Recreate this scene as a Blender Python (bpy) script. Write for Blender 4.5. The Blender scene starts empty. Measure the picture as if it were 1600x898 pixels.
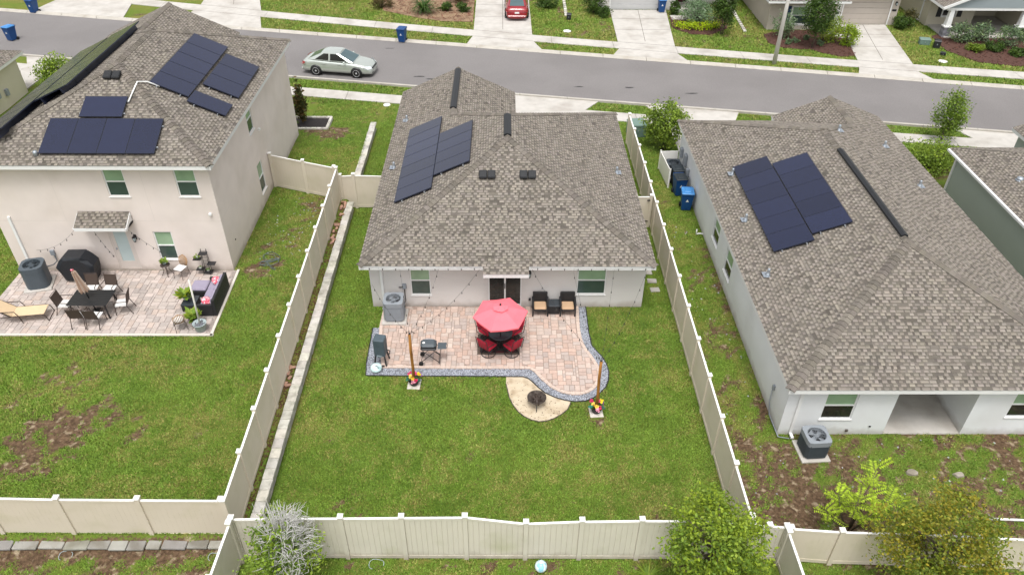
import bpy, math, random
import numpy as np
from mathutils import Vector, Matrix
random.seed(7); np.random.seed(7)
R = math.radians
scene = bpy.context.scene
col = scene.collection

# ------------------------------------------------------------------ camera
cam_d = bpy.data.cameras.new('camera'); cam = bpy.data.objects.new('camera', cam_d); col.objects.link(cam)
scene.camera = cam
cam_d.sensor_width = 36.0; cam_d.lens = 36.0*1193.9/1600.0
cam_d.clip_start = 0.1; cam_d.clip_end = 3000.0
th, ro, ya = R(37.49), R(.545), R(.758)
F = Vector((math.cos(th)*math.sin(ya), math.cos(th)*math.cos(ya), -math.sin(th)))
X0 = Vector((math.cos(ya), -math.sin(ya), 0)); U0 = X0.cross(F)
CX = math.cos(ro)*X0+math.sin(ro)*U0; CU = -math.sin(ro)*X0+math.cos(ro)*U0
m = Matrix.Identity(4)
for i in range(3): m[i][0], m[i][1], m[i][2] = CX[i], CU[i], -F[i]
m.translation = (0, 0, 20.0)
cam.matrix_world = m
scene.render.resolution_x = 1024; scene.render.resolution_y = 574

# ------------------------------------------------------------------ sky, sun, exposure (bright overcast)
SUN_EL, SUN_AZ = R(70), R(184)      # azimuth: compass direction the light comes from, clockwise from +Y
world = bpy.data.worlds.new('World'); scene.world = world; world.use_nodes = True
wn = world.node_tree; bg = wn.nodes['Background']
sky = wn.nodes.new('ShaderNodeTexSky'); sky.sky_type = 'NISHITA'; sky.sun_disc = False
sky.sun_elevation = SUN_EL; sky.sun_rotation = SUN_AZ
sky.air_density = 1.0; sky.dust_density = 4.0; sky.ozone_density = 1.0
hs = wn.nodes.new('ShaderNodeHueSaturation'); hs.inputs['Saturation'].default_value = .12   # cloud layer: almost no blue
wn.links.new(sky.outputs[0], hs.inputs['Color']); wn.links.new(hs.outputs[0], bg.inputs[0])
bg.inputs[1].default_value = 0.15
sun_d = bpy.data.lights.new('sun', 'SUN'); sun_d.energy = 1.2; sun_d.angle = R(18); sun_d.color = (1, .965, .91)
sun = bpy.data.objects.new('sun', sun_d); col.objects.link(sun)
sd = Vector((math.sin(SUN_AZ)*math.cos(SUN_EL), math.cos(SUN_AZ)*math.cos(SUN_EL), math.sin(SUN_EL)))
sun.rotation_euler = sd.to_track_quat('Z', 'Y').to_euler(); sun.location = sd*60
scene.view_settings.view_transform = 'Standard'; scene.view_settings.look = 'None'
scene.view_settings.gamma = 1.0; scene.view_settings.use_curve_mapping = False
scene.view_settings.exposure = 0.75

# ------------------------------------------------------------------ helpers
def S(r, g, b, k=1.0):
    f = lambda c: (c/12.92 if c <= .04045 else ((c+.055)/1.055)**2.4)
    return (f(r/255)*k, f(g/255)*k, f(b/255)*k)

class MB:
    """collects faces; build() links them as one mesh object"""
    def __init__(s): s.v = []; s.f = []; s.t = []; s.sm = []; s.T = None
    def add(s, vs, fs, tint=(1, 1, 1), smooth=False):
        o = len(s.v)
        if s.T is not None: vs = [tuple(s.T @ Vector(p)) for p in vs]
        s.v += [tuple(p) for p in vs]
        for f in fs: s.f.append(tuple(i+o for i in f)); s.t.append(tint); s.sm.append(smooth)
        return s
    def box(s, x0, x1, y0, y1, z0, z1, tint=(1, 1, 1)):
        v = [(x, y, z) for z in (z0, z1) for y in (y0, y1) for x in (x0, x1)]
        return s.add(v, [(0, 2, 3, 1), (4, 5, 7, 6), (0, 1, 5, 4), (2, 6, 7, 3), (0, 4, 6, 2), (1, 3, 7, 5)], tint)
    def cbox(s, x0, x1, y0, y1, z0, z1, b, tint=(1, 1, 1)):
        """box with chamfered edges"""
        b = min(b, (x1-x0)/2.1, (y1-y0)/2.1, (z1-z0)/2.1)
        def ring(x0, x1, y0, y1, z, c): return [(x0+c, y0, z), (x1-c, y0, z), (x1, y0+c, z), (x1, y1-c, z), (x1-c, y1, z), (x0+c, y1, z), (x0, y1-c, z), (x0, y0+c, z)]
        v = ring(x0+b, x1-b, y0+b, y1-b, z0, b*.3)+ring(x0, x1, y0, y1, z0+b, b)+ring(x0, x1, y0, y1, z1-b, b)+ring(x0+b, x1-b, y0+b, y1-b, z1, b*.3)
        f = [tuple(range(7, -1, -1)), tuple(range(24, 32))]
        for k in range(3):
            for i in range(8): f.append((k*8+i, k*8+(i+1) % 8, k*8+8+(i+1) % 8, k*8+8+i))
        return s.add(v, f, tint)
    def prism(s, poly, z0, z1, tint=(1, 1, 1)):
        n = len(poly)
        v = [(x, y, z0) for x, y in poly]+[(x, y, z1) for x, y in poly]
        return s.add(v, [tuple(range(n-1, -1, -1)), tuple(range(n, 2*n))]+[(i, (i+1) % n, n+(i+1) % n, n+i) for i in range(n)], tint)
    def tube(s, pts, r, n=6, tint=(1, 1, 1), caps=True, smooth=True):
        pts = [Vector(p) for p in pts]; rs = r if isinstance(r, (list, tuple)) else [r]*len(pts)
        v = []; up = None
        for i, p in enumerate(pts):
            d = (pts[min(i+1, len(pts)-1)]-pts[max(i-1, 0)])
            d = d.normalized() if d.length > 1e-9 else Vector((0, 0, 1))
            a = d.orthogonal().normalized() if up is None else (up-d*up.dot(d))
            a = a.normalized() if a.length > 1e-6 else d.orthogonal().normalized()
            up = a; b = d.cross(a)
            for k in range(n):
                t = 2*math.pi*k/n; v.append(p+(a*math.cos(t)+b*math.sin(t))*rs[i])
        f = [(i*n+k, i*n+(k+1) % n, (i+1)*n+(k+1) % n, (i+1)*n+k) for i in range(len(pts)-1) for k in range(n)]
        if caps: f += [tuple(range(n-1, -1, -1)), tuple(range((len(pts)-1)*n, len(pts)*n))]
        return s.add(v, f, tint, smooth)
    def bar(s, a, b, w, h, tint=(1, 1, 1), up=(0, 0, 1)):
        a, b = Vector(a), Vector(b); d = (b-a).normalized(); u = Vector(up)
        x = d.cross(u)
        x = x.normalized() if x.length > 1e-5 else d.orthogonal().normalized()
        y = x.cross(d).normalized()
        v = []
        for p in (a, b):
            for i, j in ((-1, -1), (1, -1), (1, 1), (-1, 1)): v.append(p+x*(i*w/2)+y*(j*h/2))
        return s.add(v, [(3, 2, 1, 0), (4, 5, 6, 7), (0, 1, 5, 4), (1, 2, 6, 5), (2, 3, 7, 6), (3, 0, 4, 7)], tint)
    def lathe(s, prof, n=16, c=(0, 0, 0), tint=(1, 1, 1), smooth=True, sx=1, sy=1, cap=True):
        v = [(c[0]+r*sx*math.cos(2*math.pi*k/n), c[1]+r*sy*math.sin(2*math.pi*k/n), c[2]+z) for r, z in prof for k in range(n)]
        f = [(i*n+k, i*n+(k+1) % n, (i+1)*n+(k+1) % n, (i+1)*n+k) for i in range(len(prof)-1) for k in range(n)]
        if cap: f += [tuple(range(n-1, -1, -1)), tuple(range((len(prof)-1)*n, len(prof)*n))]
        return s.add(v, f, tint, smooth)
    def ell(s, c, rx, ry, rz, n=12, k=8, tint=(1, 1, 1)):
        return s.lathe([(max(1e-3, math.sin(math.pi*i/k)), -rz*math.cos(math.pi*i/k)) for i in range(k+1)], n, c, tint, True, rx, ry)
    def mesh(s, name, mat):
        me = bpy.data.meshes.new(name); me.from_pydata(s.v, [], s.f)
        me.materials.append(mat)
        a = me.attributes.new('tint', 'FLOAT_COLOR', 'FACE')
        t = np.ones((len(s.f), 4), 'f'); t[:, :3] = np.array(s.t, 'f').reshape(-1, 3); a.data.foreach_set('color', t.ravel())
        me.polygons.foreach_set('use_smooth', s.sm); me.update()
        return me
    def build(s, name, mat, parent=None, loc=None, kind=None):
        return link(name, s.mesh(name, mat), parent, loc, kind)

def link(name, me, parent=None, loc=None, kind=None):
    o = bpy.data.objects.new(name, me); col.objects.link(o)
    if parent is not None: o.parent = parent
    if loc is not None: o.location = loc
    if kind: o['kind'] = kind
    return o
def tag(o, label, cat, group=None):
    o['label'] = label; o['category'] = cat
    if group: o['group'] = group
    return o
def thing(name, label, cat, loc=(0, 0, 0), rz=0, group=None):
    o = bpy.data.objects.new(name, None); col.objects.link(o); o.empty_display_size = .2
    o.location = loc; o.rotation_euler = (0, 0, rz)
    return tag(o, label, cat, group)
def dup(root, loc, rz, label, group=None):
    def cp(o, par):
        c = o.copy(); col.objects.link(c); c.parent = par
        for ch in o.children: cp(ch, c)
        return c
    r = cp(root, None); r.location = loc; r.rotation_euler = (0, 0, rz); r['label'] = label
    if group: r['group'] = group
    return r

# ------------------------------------------------------------------ materials
def mat(name, c, rough=.7, var=.12, scale=8.0, bump=0.0, bscale=60.0, tint=None, spec=.4, metal=0.0, c2=None, c2scale=2.0, c2lo=.45, c2hi=.65, coat=0.0, stretch=None, detail=4.0, splash=None):
    m = bpy.data.materials.new(name); m.use_nodes = True; nt = m.node_tree; N = nt.nodes; L = nt.links
    p = N['Principled BSDF']; p.inputs['Roughness'].default_value = rough; p.inputs['Metallic'].default_value = metal
    p.inputs['Specular IOR Level'].default_value = spec; p.inputs['Coat Weight'].default_value = coat
    geo = N.new('ShaderNodeNewGeometry'); pos = geo.outputs['Position']
    if stretch:
        vm = N.new('ShaderNodeVectorMath'); vm.operation = 'MULTIPLY'; vm.inputs[1].default_value = stretch; L.new(pos, vm.inputs[0]); pos = vm.outputs[0]
    n1 = N.new('ShaderNodeTexNoise'); n1.inputs['Scale'].default_value = scale; n1.inputs['Detail'].default_value = detail; L.new(pos, n1.inputs['Vector'])
    mr = N.new('ShaderNodeMapRange'); mr.inputs[1].default_value = .25; mr.inputs[2].default_value = .75; mr.inputs[3].default_value = 1-var; mr.inputs[4].default_value = 1+var
    L.new(n1.outputs['Fac'], mr.inputs[0])
    base = N.new('ShaderNodeRGB'); base.outputs[0].default_value = (*c, 1); cur = base.outputs[0]
    if c2:
        n2 = N.new('ShaderNodeTexNoise'); n2.inputs['Scale'].default_value = c2scale; n2.inputs['Detail'].default_value = 6; L.new(pos, n2.inputs['Vector'])
        r2 = N.new('ShaderNodeMapRange'); r2.inputs[1].default_value = c2lo; r2.inputs[2].default_value = c2hi; L.new(n2.outputs['Fac'], r2.inputs[0])
        mx = N.new('ShaderNodeMixRGB'); L.new(r2.outputs[0], mx.inputs[0]); L.new(cur, mx.inputs[1]); mx.inputs[2].default_value = (*c2, 1); cur = mx.outputs[0]
    if splash is not None:      # soil splashed up from the ground onto the foot of walls and fences
        sx = N.new('ShaderNodeSeparateXYZ'); L.new(geo.outputs['Position'], sx.inputs[0]); n4 = N.new('ShaderNodeTexNoise'); n4.inputs['Scale'].default_value = 2.5; n4.inputs['Detail'].default_value = 7; L.new(geo.outputs['Position'], n4.inputs['Vector'])
        ma = N.new('ShaderNodeMath'); ma.operation = 'MULTIPLY_ADD'; ma.inputs[1].default_value = -.55; L.new(n4.outputs['Fac'], ma.inputs[0]); L.new(sx.outputs['Z'], ma.inputs[2])
        r4 = N.new('ShaderNodeMapRange'); r4.inputs[1].default_value = splash-.25; r4.inputs[2].default_value = splash+.08; r4.inputs[3].default_value = .5; r4.inputs[4].default_value = 0; L.new(ma.outputs[0], r4.inputs[0])
        m4 = N.new('ShaderNodeMixRGB'); L.new(r4.outputs[0], m4.inputs[0]); L.new(cur, m4.inputs[1]); m4.inputs[2].default_value = (*S(150, 132, 112, .75), 1); cur = m4.outputs[0]
    for tk in {'attr': ('attr',), 'obj': ('obj',), 'both': ('attr', 'obj')}.get(tint, ()):
        if tk == 'attr': a = N.new('ShaderNodeAttribute'); a.attribute_name = 'tint'; tc = a.outputs['Color']
        else: a = N.new('ShaderNodeObjectInfo'); tc = a.outputs['Color']
        mm = N.new('ShaderNodeMixRGB'); mm.blend_type = 'MULTIPLY'; mm.inputs[0].default_value = 1; L.new(cur, mm.inputs[1]); L.new(tc, mm.inputs[2]); cur = mm.outputs[0]
    hv = N.new('ShaderNodeVectorMath'); hv.operation = 'SCALE'; L.new(cur, hv.inputs[0]); L.new(mr.outputs[0], hv.inputs['Scale'])
    L.new(hv.outputs[0], p.inputs['Base Color'])
    if bump:
        n3 = N.new('ShaderNodeTexNoise'); n3.inputs['Scale'].default_value = bscale; n3.inputs['Detail'].default_value = 5; L.new(pos, n3.inputs['Vector'])
        b = N.new('ShaderNodeBump'); b.inputs['Strength'].default_value = bump; b.inputs['Distance'].default_value = .02; L.new(n3.outputs['Fac'], b.inputs['Height']); L.new(b.outputs[0], p.inputs['Normal'])
    return m

M = {}
M['stucco_pink'] = mat('stucco_pink', S(224, 213, 206, .92), .85, .045, 1.2, .3, 90, splash=.5, c2=S(214, 202, 192, .9), c2scale=.5, c2lo=.5, c2hi=.8)
M['stucco_white'] = mat('stucco_white', S(220, 222, 224, .98), .85, .04, 1.0, .3, 90, splash=.0, c2=S(212, 213, 213, .95), c2scale=.6, c2lo=.5, c2hi=.8)
M['stucco_grey'] = mat('stucco_grey', S(214, 210, 207, .92), .85, .04, 1.0, .3, 90, splash=.0, c2=S(206, 201, 197, .9), c2scale=.5, c2lo=.5, c2hi=.8)
M['stucco_sage'] = mat('stucco_sage', S(172, 182, 172, .8), .85, .03, 1.0, .2, 90)
M['stucco_beige'] = mat('stucco_beige', S(202, 192, 180, .8), .85, .035, 1.0, .2, 90)
M['stucco_cream'] = mat('stucco_cream', S(214, 206, 186, .8), .85, .035, 1.0, .2, 90)
M['siding'] = mat('siding', S(155, 165, 170, .8), .7, .03, 1.0)
M['trim'] = mat('trim', S(236, 236, 235, .85), .55, .03, 2.0)
M['white_plastic'] = mat('white_plastic', S(238, 238, 236, .85), .45, .03, 3.0)
M['vinyl'] = mat('vinyl', S(222, 211, 193, .82), .45, .04, .8, c2=S(212, 203, 178, .8), c2scale=1.3, c2lo=.5, c2hi=.8)
M['vinyl_grey'] = mat('vinyl_grey', S(218, 212, 198, .84), .5, .05, 1.2, c2=S(196, 194, 166, .82), c2scale=.9, c2lo=.52, c2hi=.8, splash=.0)
M['vinyl_cap'] = mat('vinyl_cap', S(242, 240, 235, .85), .4, .03, 3.0)
SH = dict(rough=.92, var=.10, scale=45, bump=.35, bscale=260, spec=.2)
M['shingle'] = mat('shingle', S(158, 150, 141, .58), tint='attr', **SH)
M['shingle_one'] = mat('shingle_one', S(158, 150, 141, .58), tint='both', **SH)
M['vent_black'] = mat('vent_black', (.012, .013, .015), .45, .1, 5)
M['galv'] = mat('galv', S(165, 172, 180), .35, .1, 12, metal=.7)
M['solar'] = mat('solar', (.0095, .013, .035), .16, .05, 3, spec=.5, tint='obj')
M['solar_frame'] = mat('solar_frame', (.012, .015, .03), .4, .05, 3)
M['solar_rail'] = mat('solar_rail', S(190, 195, 200), .35, .05, 3, metal=.6)
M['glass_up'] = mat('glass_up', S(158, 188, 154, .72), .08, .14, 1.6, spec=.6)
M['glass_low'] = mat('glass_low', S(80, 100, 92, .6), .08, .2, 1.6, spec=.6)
M['glass_dark'] = mat('glass_dark', S(46, 48, 46, .7), .06, .3, 2.2, spec=.6)
M['glass_frost'] = mat('glass_frost', S(205, 222, 222, .75), .2, .05, 2)
M['door_paint'] = mat('door_paint', S(226, 216, 208, .8), .5, .03, 2)
M['metal_dark'] = mat('metal_dark', (.02, .02, .022), .45, .1, 8)
M['metal_brown'] = mat('metal_brown', S(62, 50, 44), .5, .1, 8)
M['ac_grey'] = mat('ac_grey', S(152, 158, 165, .75), .5, .06, 6)
M['ac_dark'] = mat('ac_dark', S(70, 78, 86, .7), .5, .08, 6)
M['ac_slate'] = mat('ac_slate', S(84, 94, 102, .75), .5, .06, 6)
M['concrete'] = mat('concrete', S(214, 209, 202, .66), .9, .09, 2.2, .15, 80, c2=S(186, 179, 170, .66), c2scale=.6, c2lo=.46, c2hi=.72, detail=8)
M['kerb'] = mat('kerb', S(206, 200, 190, .66), .9, .09, 1.5, .15, 80, c2=S(184, 176, 164, .7), c2scale=1.2, c2lo=.5, c2hi=.75)
M['asphalt'] = mat('asphalt', S(132, 128, 127, .78), .9, .12, 14.0, .4, 120, c2=S(125, 121, 120, .78), c2scale=.22, c2lo=.42, c2hi=.62, detail=10)
M['tar'] = mat('tar', (.035, .033, .033), .8, .1, 3)
PV = dict(rough=.88, var=.09, scale=14, bump=.3, bscale=150, spec=.25)
M['paver'] = mat('paver', S(206, 188, 177, .72), tint='obj', **PV)
M['paver_j'] = mat('paver_j', S(206, 188, 177, .72), tint='attr', **PV)
M['sand_joint'] = mat('sand_joint', S(170, 155, 140, .7), .95, .1, 6)
M['edging'] = mat('edging', S(222, 214, 204, .75), .85, .05, 4)
M['black_edge'] = mat('black_edge', (.02, .02, .02), .7, .1, 5)
M['block'] = mat('block', S(200, 196, 188, .76), .95, .12, 7, .6, 70, tint='obj', c2=S(168, 165, 155, .74), c2scale=3)
M['brick_red'] = mat('brick_red', S(190, 150, 130, .7), .95, .12, 9, .4, 70, tint='obj')
M['slab'] = mat('slab', S(170, 168, 162, .7), .92, .12, 4, .4, 60, tint='obj', c2=S(140, 136, 126, .7), c2scale=2)
M['gravel'] = mat('gravel', S(176, 180, 188, .72), .9, .15, 30, tint='attr')
M['gravel_bed'] = mat('gravel_bed', S(120, 122, 128, .7), .95, .2, 40)
M['sandpad'] = mat('sandpad', S(214, 198, 172, .74), .95, .10, 5, .5, 40, c2=S(186, 166, 138, .72), c2scale=2.2, c2lo=.5, c2hi=.7)
M['mulch'] = mat('mulch', S(92, 62, 52, .7), .95, .35, 20, 1, 40)
M['dry_bed'] = mat('dry_bed', S(158, 132, 104, .7), .95, .25, 14, 1, 30, c2=S(122, 92, 72, .7), c2scale=1.6)
M['mulch_black'] = mat('mulch_black', S(50, 44, 44, .7), .95, .35, 20, 1, 40)
M['chip'] = mat('chip', S(100, 68, 56, .7), .95, .2, 20, tint='attr')
M['wood_post'] = mat('wood_post', S(176, 122, 52, .75), .75, .22, 14, .2, 50, stretch=(1, 1, .12), c2=S(128, 82, 32, .75), c2scale=8)
M['bark'] = mat('bark', S(120, 106, 94, .6), .95, .25, 20, .6, 60)
M['twig_grey'] = mat('twig_grey', S(196, 194, 190, .8), .95, .15, 20)
M['black_fabric'] = mat('black_fabric', (.012, .014, .018), .55, .2, 5, .25, 9)
M['wicker_black'] = mat('wicker_black', (.018, .018, .020), .6, .35, 45, .5, 160)
M['wicker_brown'] = mat('wicker_brown', S(76, 62, 54, .8), .7, .2, 60, .3, 200)
M['cushion_tan'] = mat('cushion_tan', S(206, 172, 138, .75), .9, .05, 5)
M['cushion_lilac'] = mat('cushion_lilac', S(160, 152, 172, .75), .9, .05, 5)
M['cushion_white'] = mat('cushion_white', S(228, 226, 224, .8), .9, .04, 5)
M['canvas_tan'] = mat('canvas_tan', S(222, 196, 160, .78), .85, .05, 6)
M['canvas_stripe'] = mat('canvas_stripe', S(212, 190, 172, .75), .85, .05, 6, tint='attr')
M['pink_pattern'] = mat('pink_pattern', S(214, 82, 104, .8), .85, .1, 8, c2=S(240, 196, 200, .8), c2scale=16, c2lo=.5, c2hi=.56)
M['coral'] = mat('coral', (.86, .15, .185), .75, .05, 4)
M['red_fabric'] = mat('red_fabric', (.40, .012, .035), .8, .08, 6)
M['rug'] = mat('rug', S(88, 34, 40, .8), .95, .15, 25, c2=S(58, 54, 52, .8), c2scale=6, c2lo=.46, c2hi=.54)
M['rug_edge'] = mat('rug_edge', S(104, 92, 82, .8), .95, .3, 30)
M['slate_glass'] = mat('slate_glass', S(64, 70, 76, .7), .2, .15, 6)
M['grill_grey'] = mat('grill_grey', S(84, 92, 98, .75), .4, .08, 6)
M['cover_grey'] = mat('cover_grey', S(84, 98, 106, .7), .55, .15, 4, .4, 10)
M['rust'] = mat('rust', S(74, 64, 58, .8), .85, .3, 18, c2=S(110, 100, 92, .7), c2scale=8)
M['bin_blue'] = mat('bin_blue', S(22, 72, 130, .8), .45, .08, 4)
M['bin_lid'] = mat('bin_lid', S(70, 140, 205, .8), .4, .08, 4)
M['bin_black'] = mat('bin_black', S(48, 56, 62, .7), .5, .1, 4)
M['rubber'] = mat('rubber', (.012, .012, .012), .8, .1, 5)
M['paint_silver'] = mat('paint_silver', S(204, 211, 204, .78), .24, .02, 2, metal=.5, coat=.6)
M['paint_red'] = mat('paint_red', (.23, .006, .012), .22, .03, 2, coat=.7)
M['car_glass'] = mat('car_glass', S(92, 118, 124, .5), .05, .15, 1.5, spec=.7)
M['car_dark'] = mat('car_dark', (.012, .013, .014), .4, .05, 3)
M['rim'] = mat('rim', S(206, 208, 210), .3, .05, 4, metal=.6)
M['head_light'] = mat('head_light', S(226, 232, 236, .8), .1, .04, 5, spec=.7)
M['tail_light'] = mat('tail_light', S(178, 60, 60, .7), .15, .05, 5, spec=.7)
M['transformer'] = mat('transformer', S(122, 148, 138, .7), .55, .05, 4)
M['shutter_blue'] = mat('shutter_blue', S(36, 66, 110, .7), .6, .05, 4)
M['stone_veneer'] = mat('stone_veneer', S(150, 150, 156, .7), .9, .1, 9, .3, 50, tint='obj')
M['garage_door'] = mat('garage_door', S(196, 186, 176, .8), .55, .03, 3)
M['garage_door_w'] = mat('garage_door_w', S(208, 208, 208, .8), .55, .03, 3)
M['pot_grey'] = mat('pot_grey', S(178, 192, 194, .75), .6, .06, 5)
M['pot_dark'] = mat('pot_dark', S(46, 44, 48, .8), .6, .1, 5)
M['soil'] = mat('soil', S(72, 62, 56, .7), .95, .2, 20)
M['petal'] = mat('petal', (1, 1, 1), .7, .08, 20, tint='attr')
M['ball_blue'] = mat('ball_blue', S(150, 206, 224, .8), .3, .05, 3, c2=S(226, 240, 244, .85), c2scale=4, c2lo=.48, c2hi=.54)
M['bulb'] = mat('bulb', S(60, 58, 54), .2, .1, 4)
M['rattan'] = mat('rattan', S(186, 150, 112, .75), .7, .1, 12)
M['hose'] = mat('hose', S(96, 108, 104, .7), .5, .1, 8)
M['disc'] = mat('disc', S(206, 226, 226, .8), .35, .08, 6, c2=S(150, 180, 182, .8), c2scale=5)
M['pole_concrete'] = mat('pole_concrete', S(216, 212, 204, .88), .85, .06, 4)
def leafmat(name, c, var=.25):
    m = mat(name, c, .55, var, 5, tint='attr', spec=.3)
    nt = m.node_tree; p = nt.nodes['Principled BSDF']; out = nt.nodes['Material Output']
    tr = nt.nodes.new('ShaderNodeBsdfTranslucent'); mx = nt.nodes.new('ShaderNodeMixShader'); mx.inputs[0].default_value = .3
    nt.links.new(p.inputs['Base Color'].links[0].from_socket, tr.inputs['Color']); nt.links.new(p.outputs[0], mx.inputs[1]); nt.links.new(tr.outputs[0], mx.inputs[2]); nt.links.new(mx.outputs[0], out.inputs['Surface'])
    return m
M['leaf'] = leafmat('leaf', S(136, 160, 60, .85))
M['leaf_dark'] = leafmat('leaf_dark', S(84, 112, 48, .75))
M['leaf_yellow'] = leafmat('leaf_yellow', S(150, 148, 58, .86))
M['leaf_lime'] = leafmat('leaf_lime', S(178, 204, 62, .85))
M['leaf_grey'] = leafmat('leaf_grey', S(130, 154, 116, .75))
M['leaf_bronze'] = leafmat('leaf_bronze', S(100, 96, 56, .75))

# ------------------------------------------------------------------ terrain functions
def vnoise(x, y, s, seed=0):
    x = np.asarray(x, float)*s+seed*17.31; y = np.asarray(y, float)*s+seed*9.17
    xi = np.floor(x); yi = np.floor(y); fx = x-xi; fy = y-yi
    fx = fx*fx*(3-2*fx); fy = fy*fy*(3-2*fy)
    def h(a, b): return np.modf(np.abs(np.sin(a*127.1+b*311.7+seed*74.7)*43758.5453))[0]
    return (h(xi, yi)*(1-fx)+h(xi+1, yi)*fx)*(1-fy)+(h(xi, yi+1)*(1-fx)+h(xi+1, yi+1)*fx)*fy
def fbm(x, y, s, seed=0): return (vnoise(x, y, s, seed)*.5+vnoise(x, y, s*2.1, seed+1)*.27+vnoise(x, y, s*4.3, seed+2)*.15+vnoise(x, y, s*9, seed+3)*.08)
def sstep(a, b, x): t = np.clip((np.asarray(x, float)-a)/(b-a), 0, 1); return t*t*(3-2*t)
def gz(x, y):
    """ground height: the left-hand lot stands half a metre above its neighbour"""
    left = 1-sstep(-7.68, -7.58, x)
    front = 1-sstep(38.5, 44.0, y)
    rear = sstep(13.0, 13.6, y)*.3+.2
    return left*front*rear
def G0(x, y): return float(gz(x, y))

near_c = np.polyfit([-34.2, -14.7, -5.8, .7, 10.8, 16.6, 27.2, 30.8], [52.95, 49.34, 48.14, 46.65, 44.3, 43.6, 41.8, 41.4], 2)
far_c = np.polyfit([-40.2, -19.2, -7.9, 3.3, 12.8, 24.2, 34.3], [61.9, 58.6, 55.7, 53.5, 51.3, 49, 47.8], 2)
def ext(c):
    def f(x):
        if x < -45: return np.polyval(c, -45)+(x+45)*np.polyval(np.polyder(c), -45)
        if x > 40: return np.polyval(c, 40)+(x-40)*np.polyval(np.polyder(c), 40)
        return np.polyval(c, x)
    return f
near_y, far_y = ext(near_c), ext(far_c)
def walk_fit(p): c = np.polyfit([a for a, b in p], [b for a, b in p], 2); return ext(c)
fw_n = walk_fit([(-19.87, 60.99), (-11.29, 59.31), (-2.32, 57.3), (8.02, 54.76), (12.89, 53.3), (18.54, 52.15), (26.87, 50.37), (35.04, 49.5)])
fw_f = walk_fit([(-20.32, 62.5), (-11.56, 60.75), (-2.36, 58.65), (8.17, 56.05), (12.48, 54.72), (18.95, 53.4), (27.3, 51.6), (35.83, 50.7)])
nw_f = walk_fit([(-30, 50.4), (-14.17, 47.56), (-6.76, 46.3), (6.94, 43.53), (13.54, 42.3), (26.4, 40.4), (34, 39.4)])
nw_n = walk_fit([(-30, 49.1), (-13.89, 46.35), (-6.6, 45.0), (6.84, 42.35), (13.5, 41.1), (27.24, 39.2), (34, 38.2)])
XS = [-200, -120, -80, -60]+[x*2.0 for x in range(-26, 27)]+[60, 80, 120, 200]

def pip(poly, x, y):
    x = np.asarray(x, float); y = np.asarray(y, float); r = np.zeros(x.shape, bool); n = len(poly)
    for i in range(n):
        (x1, y1), (x2, y2) = poly[i], poly[(i+1) % n]
        if y1 == y2: continue
        c = ((y1 > y) != (y2 > y)) & (x < (x2-x1)*(y-y1)/(y2-y1)+x1); r ^= c
    return r

# outlines on the ground
PATIO = [(-4.61, 21.03), (-1.62, 20.99), (.95, 20.99), (1.12, 20.85), (1.36, 20.45), (1.73, 19.98), (2.08, 19.74), (2.48, 19.62), (2.8, 19.63), (3.1, 19.74), (3.35, 19.95), (3.52, 20.25), (3.63, 20.6), (3.64, 20.95), (3.55, 21.3), (3.38, 21.75), (3.18, 22.2), (3.08, 22.7), (3.05, 23.33), (3.1, 24.74), (-4.98, 24.74), (-5.0, 23.4), (-4.94, 22.82)]
GRAV_O = [(-5.14, 20.64), (-2.61, 20.61), (-1.61, 20.61), (.72, 20.58), (.92, 20.48), (1.04, 20.34), (1.26, 20.03), (1.51, 19.74), (1.85, 19.52), (2.19, 19.38), (2.55, 19.3), (2.92, 19.33), (3.22, 19.47), (3.5, 19.72), (3.74, 20.03), (3.89, 20.4), (3.95, 20.85), (3.9, 21.3), (3.78, 21.68), (3.6, 22.0), (3.44, 22.32), (3.39, 23.1), (3.4, 24.74)]
GRAV = GRAV_O+[(3.1, 24.74)]+[p for p in reversed(PATIO[:20]) if p != (3.1, 24.74)]+[(-4.94, 22.82), (-5.0, 23.36), (-5.25, 23.36), (-5.22, 21.3)]
SANDP = [(.09, 20.6), (.08, 20.2), (.12, 19.98), (.2, 19.5), (.32, 19.17), (.5, 18.83), (.72, 18.59), (.97, 18.43), (1.23, 18.35), (1.5, 18.38), (1.77, 18.5), (2.05, 18.7), (2.28, 18.94), (2.41, 19.27), (2.3, 19.4), (1.85, 19.54), (1.51, 19.76), (1.26, 20.05), (1.04, 20.36), (.92, 20.5), (.72, 20.6)]
LPATIO = [(-20.6, 22.4), (-11.32, 22.4), (-11.45, 26.58), (-20.6, 26.58)]
def rect(x0, x1, y0, y1): return [(x0, y0), (x1, y0), (x1, y1), (x0, y1)]
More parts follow.
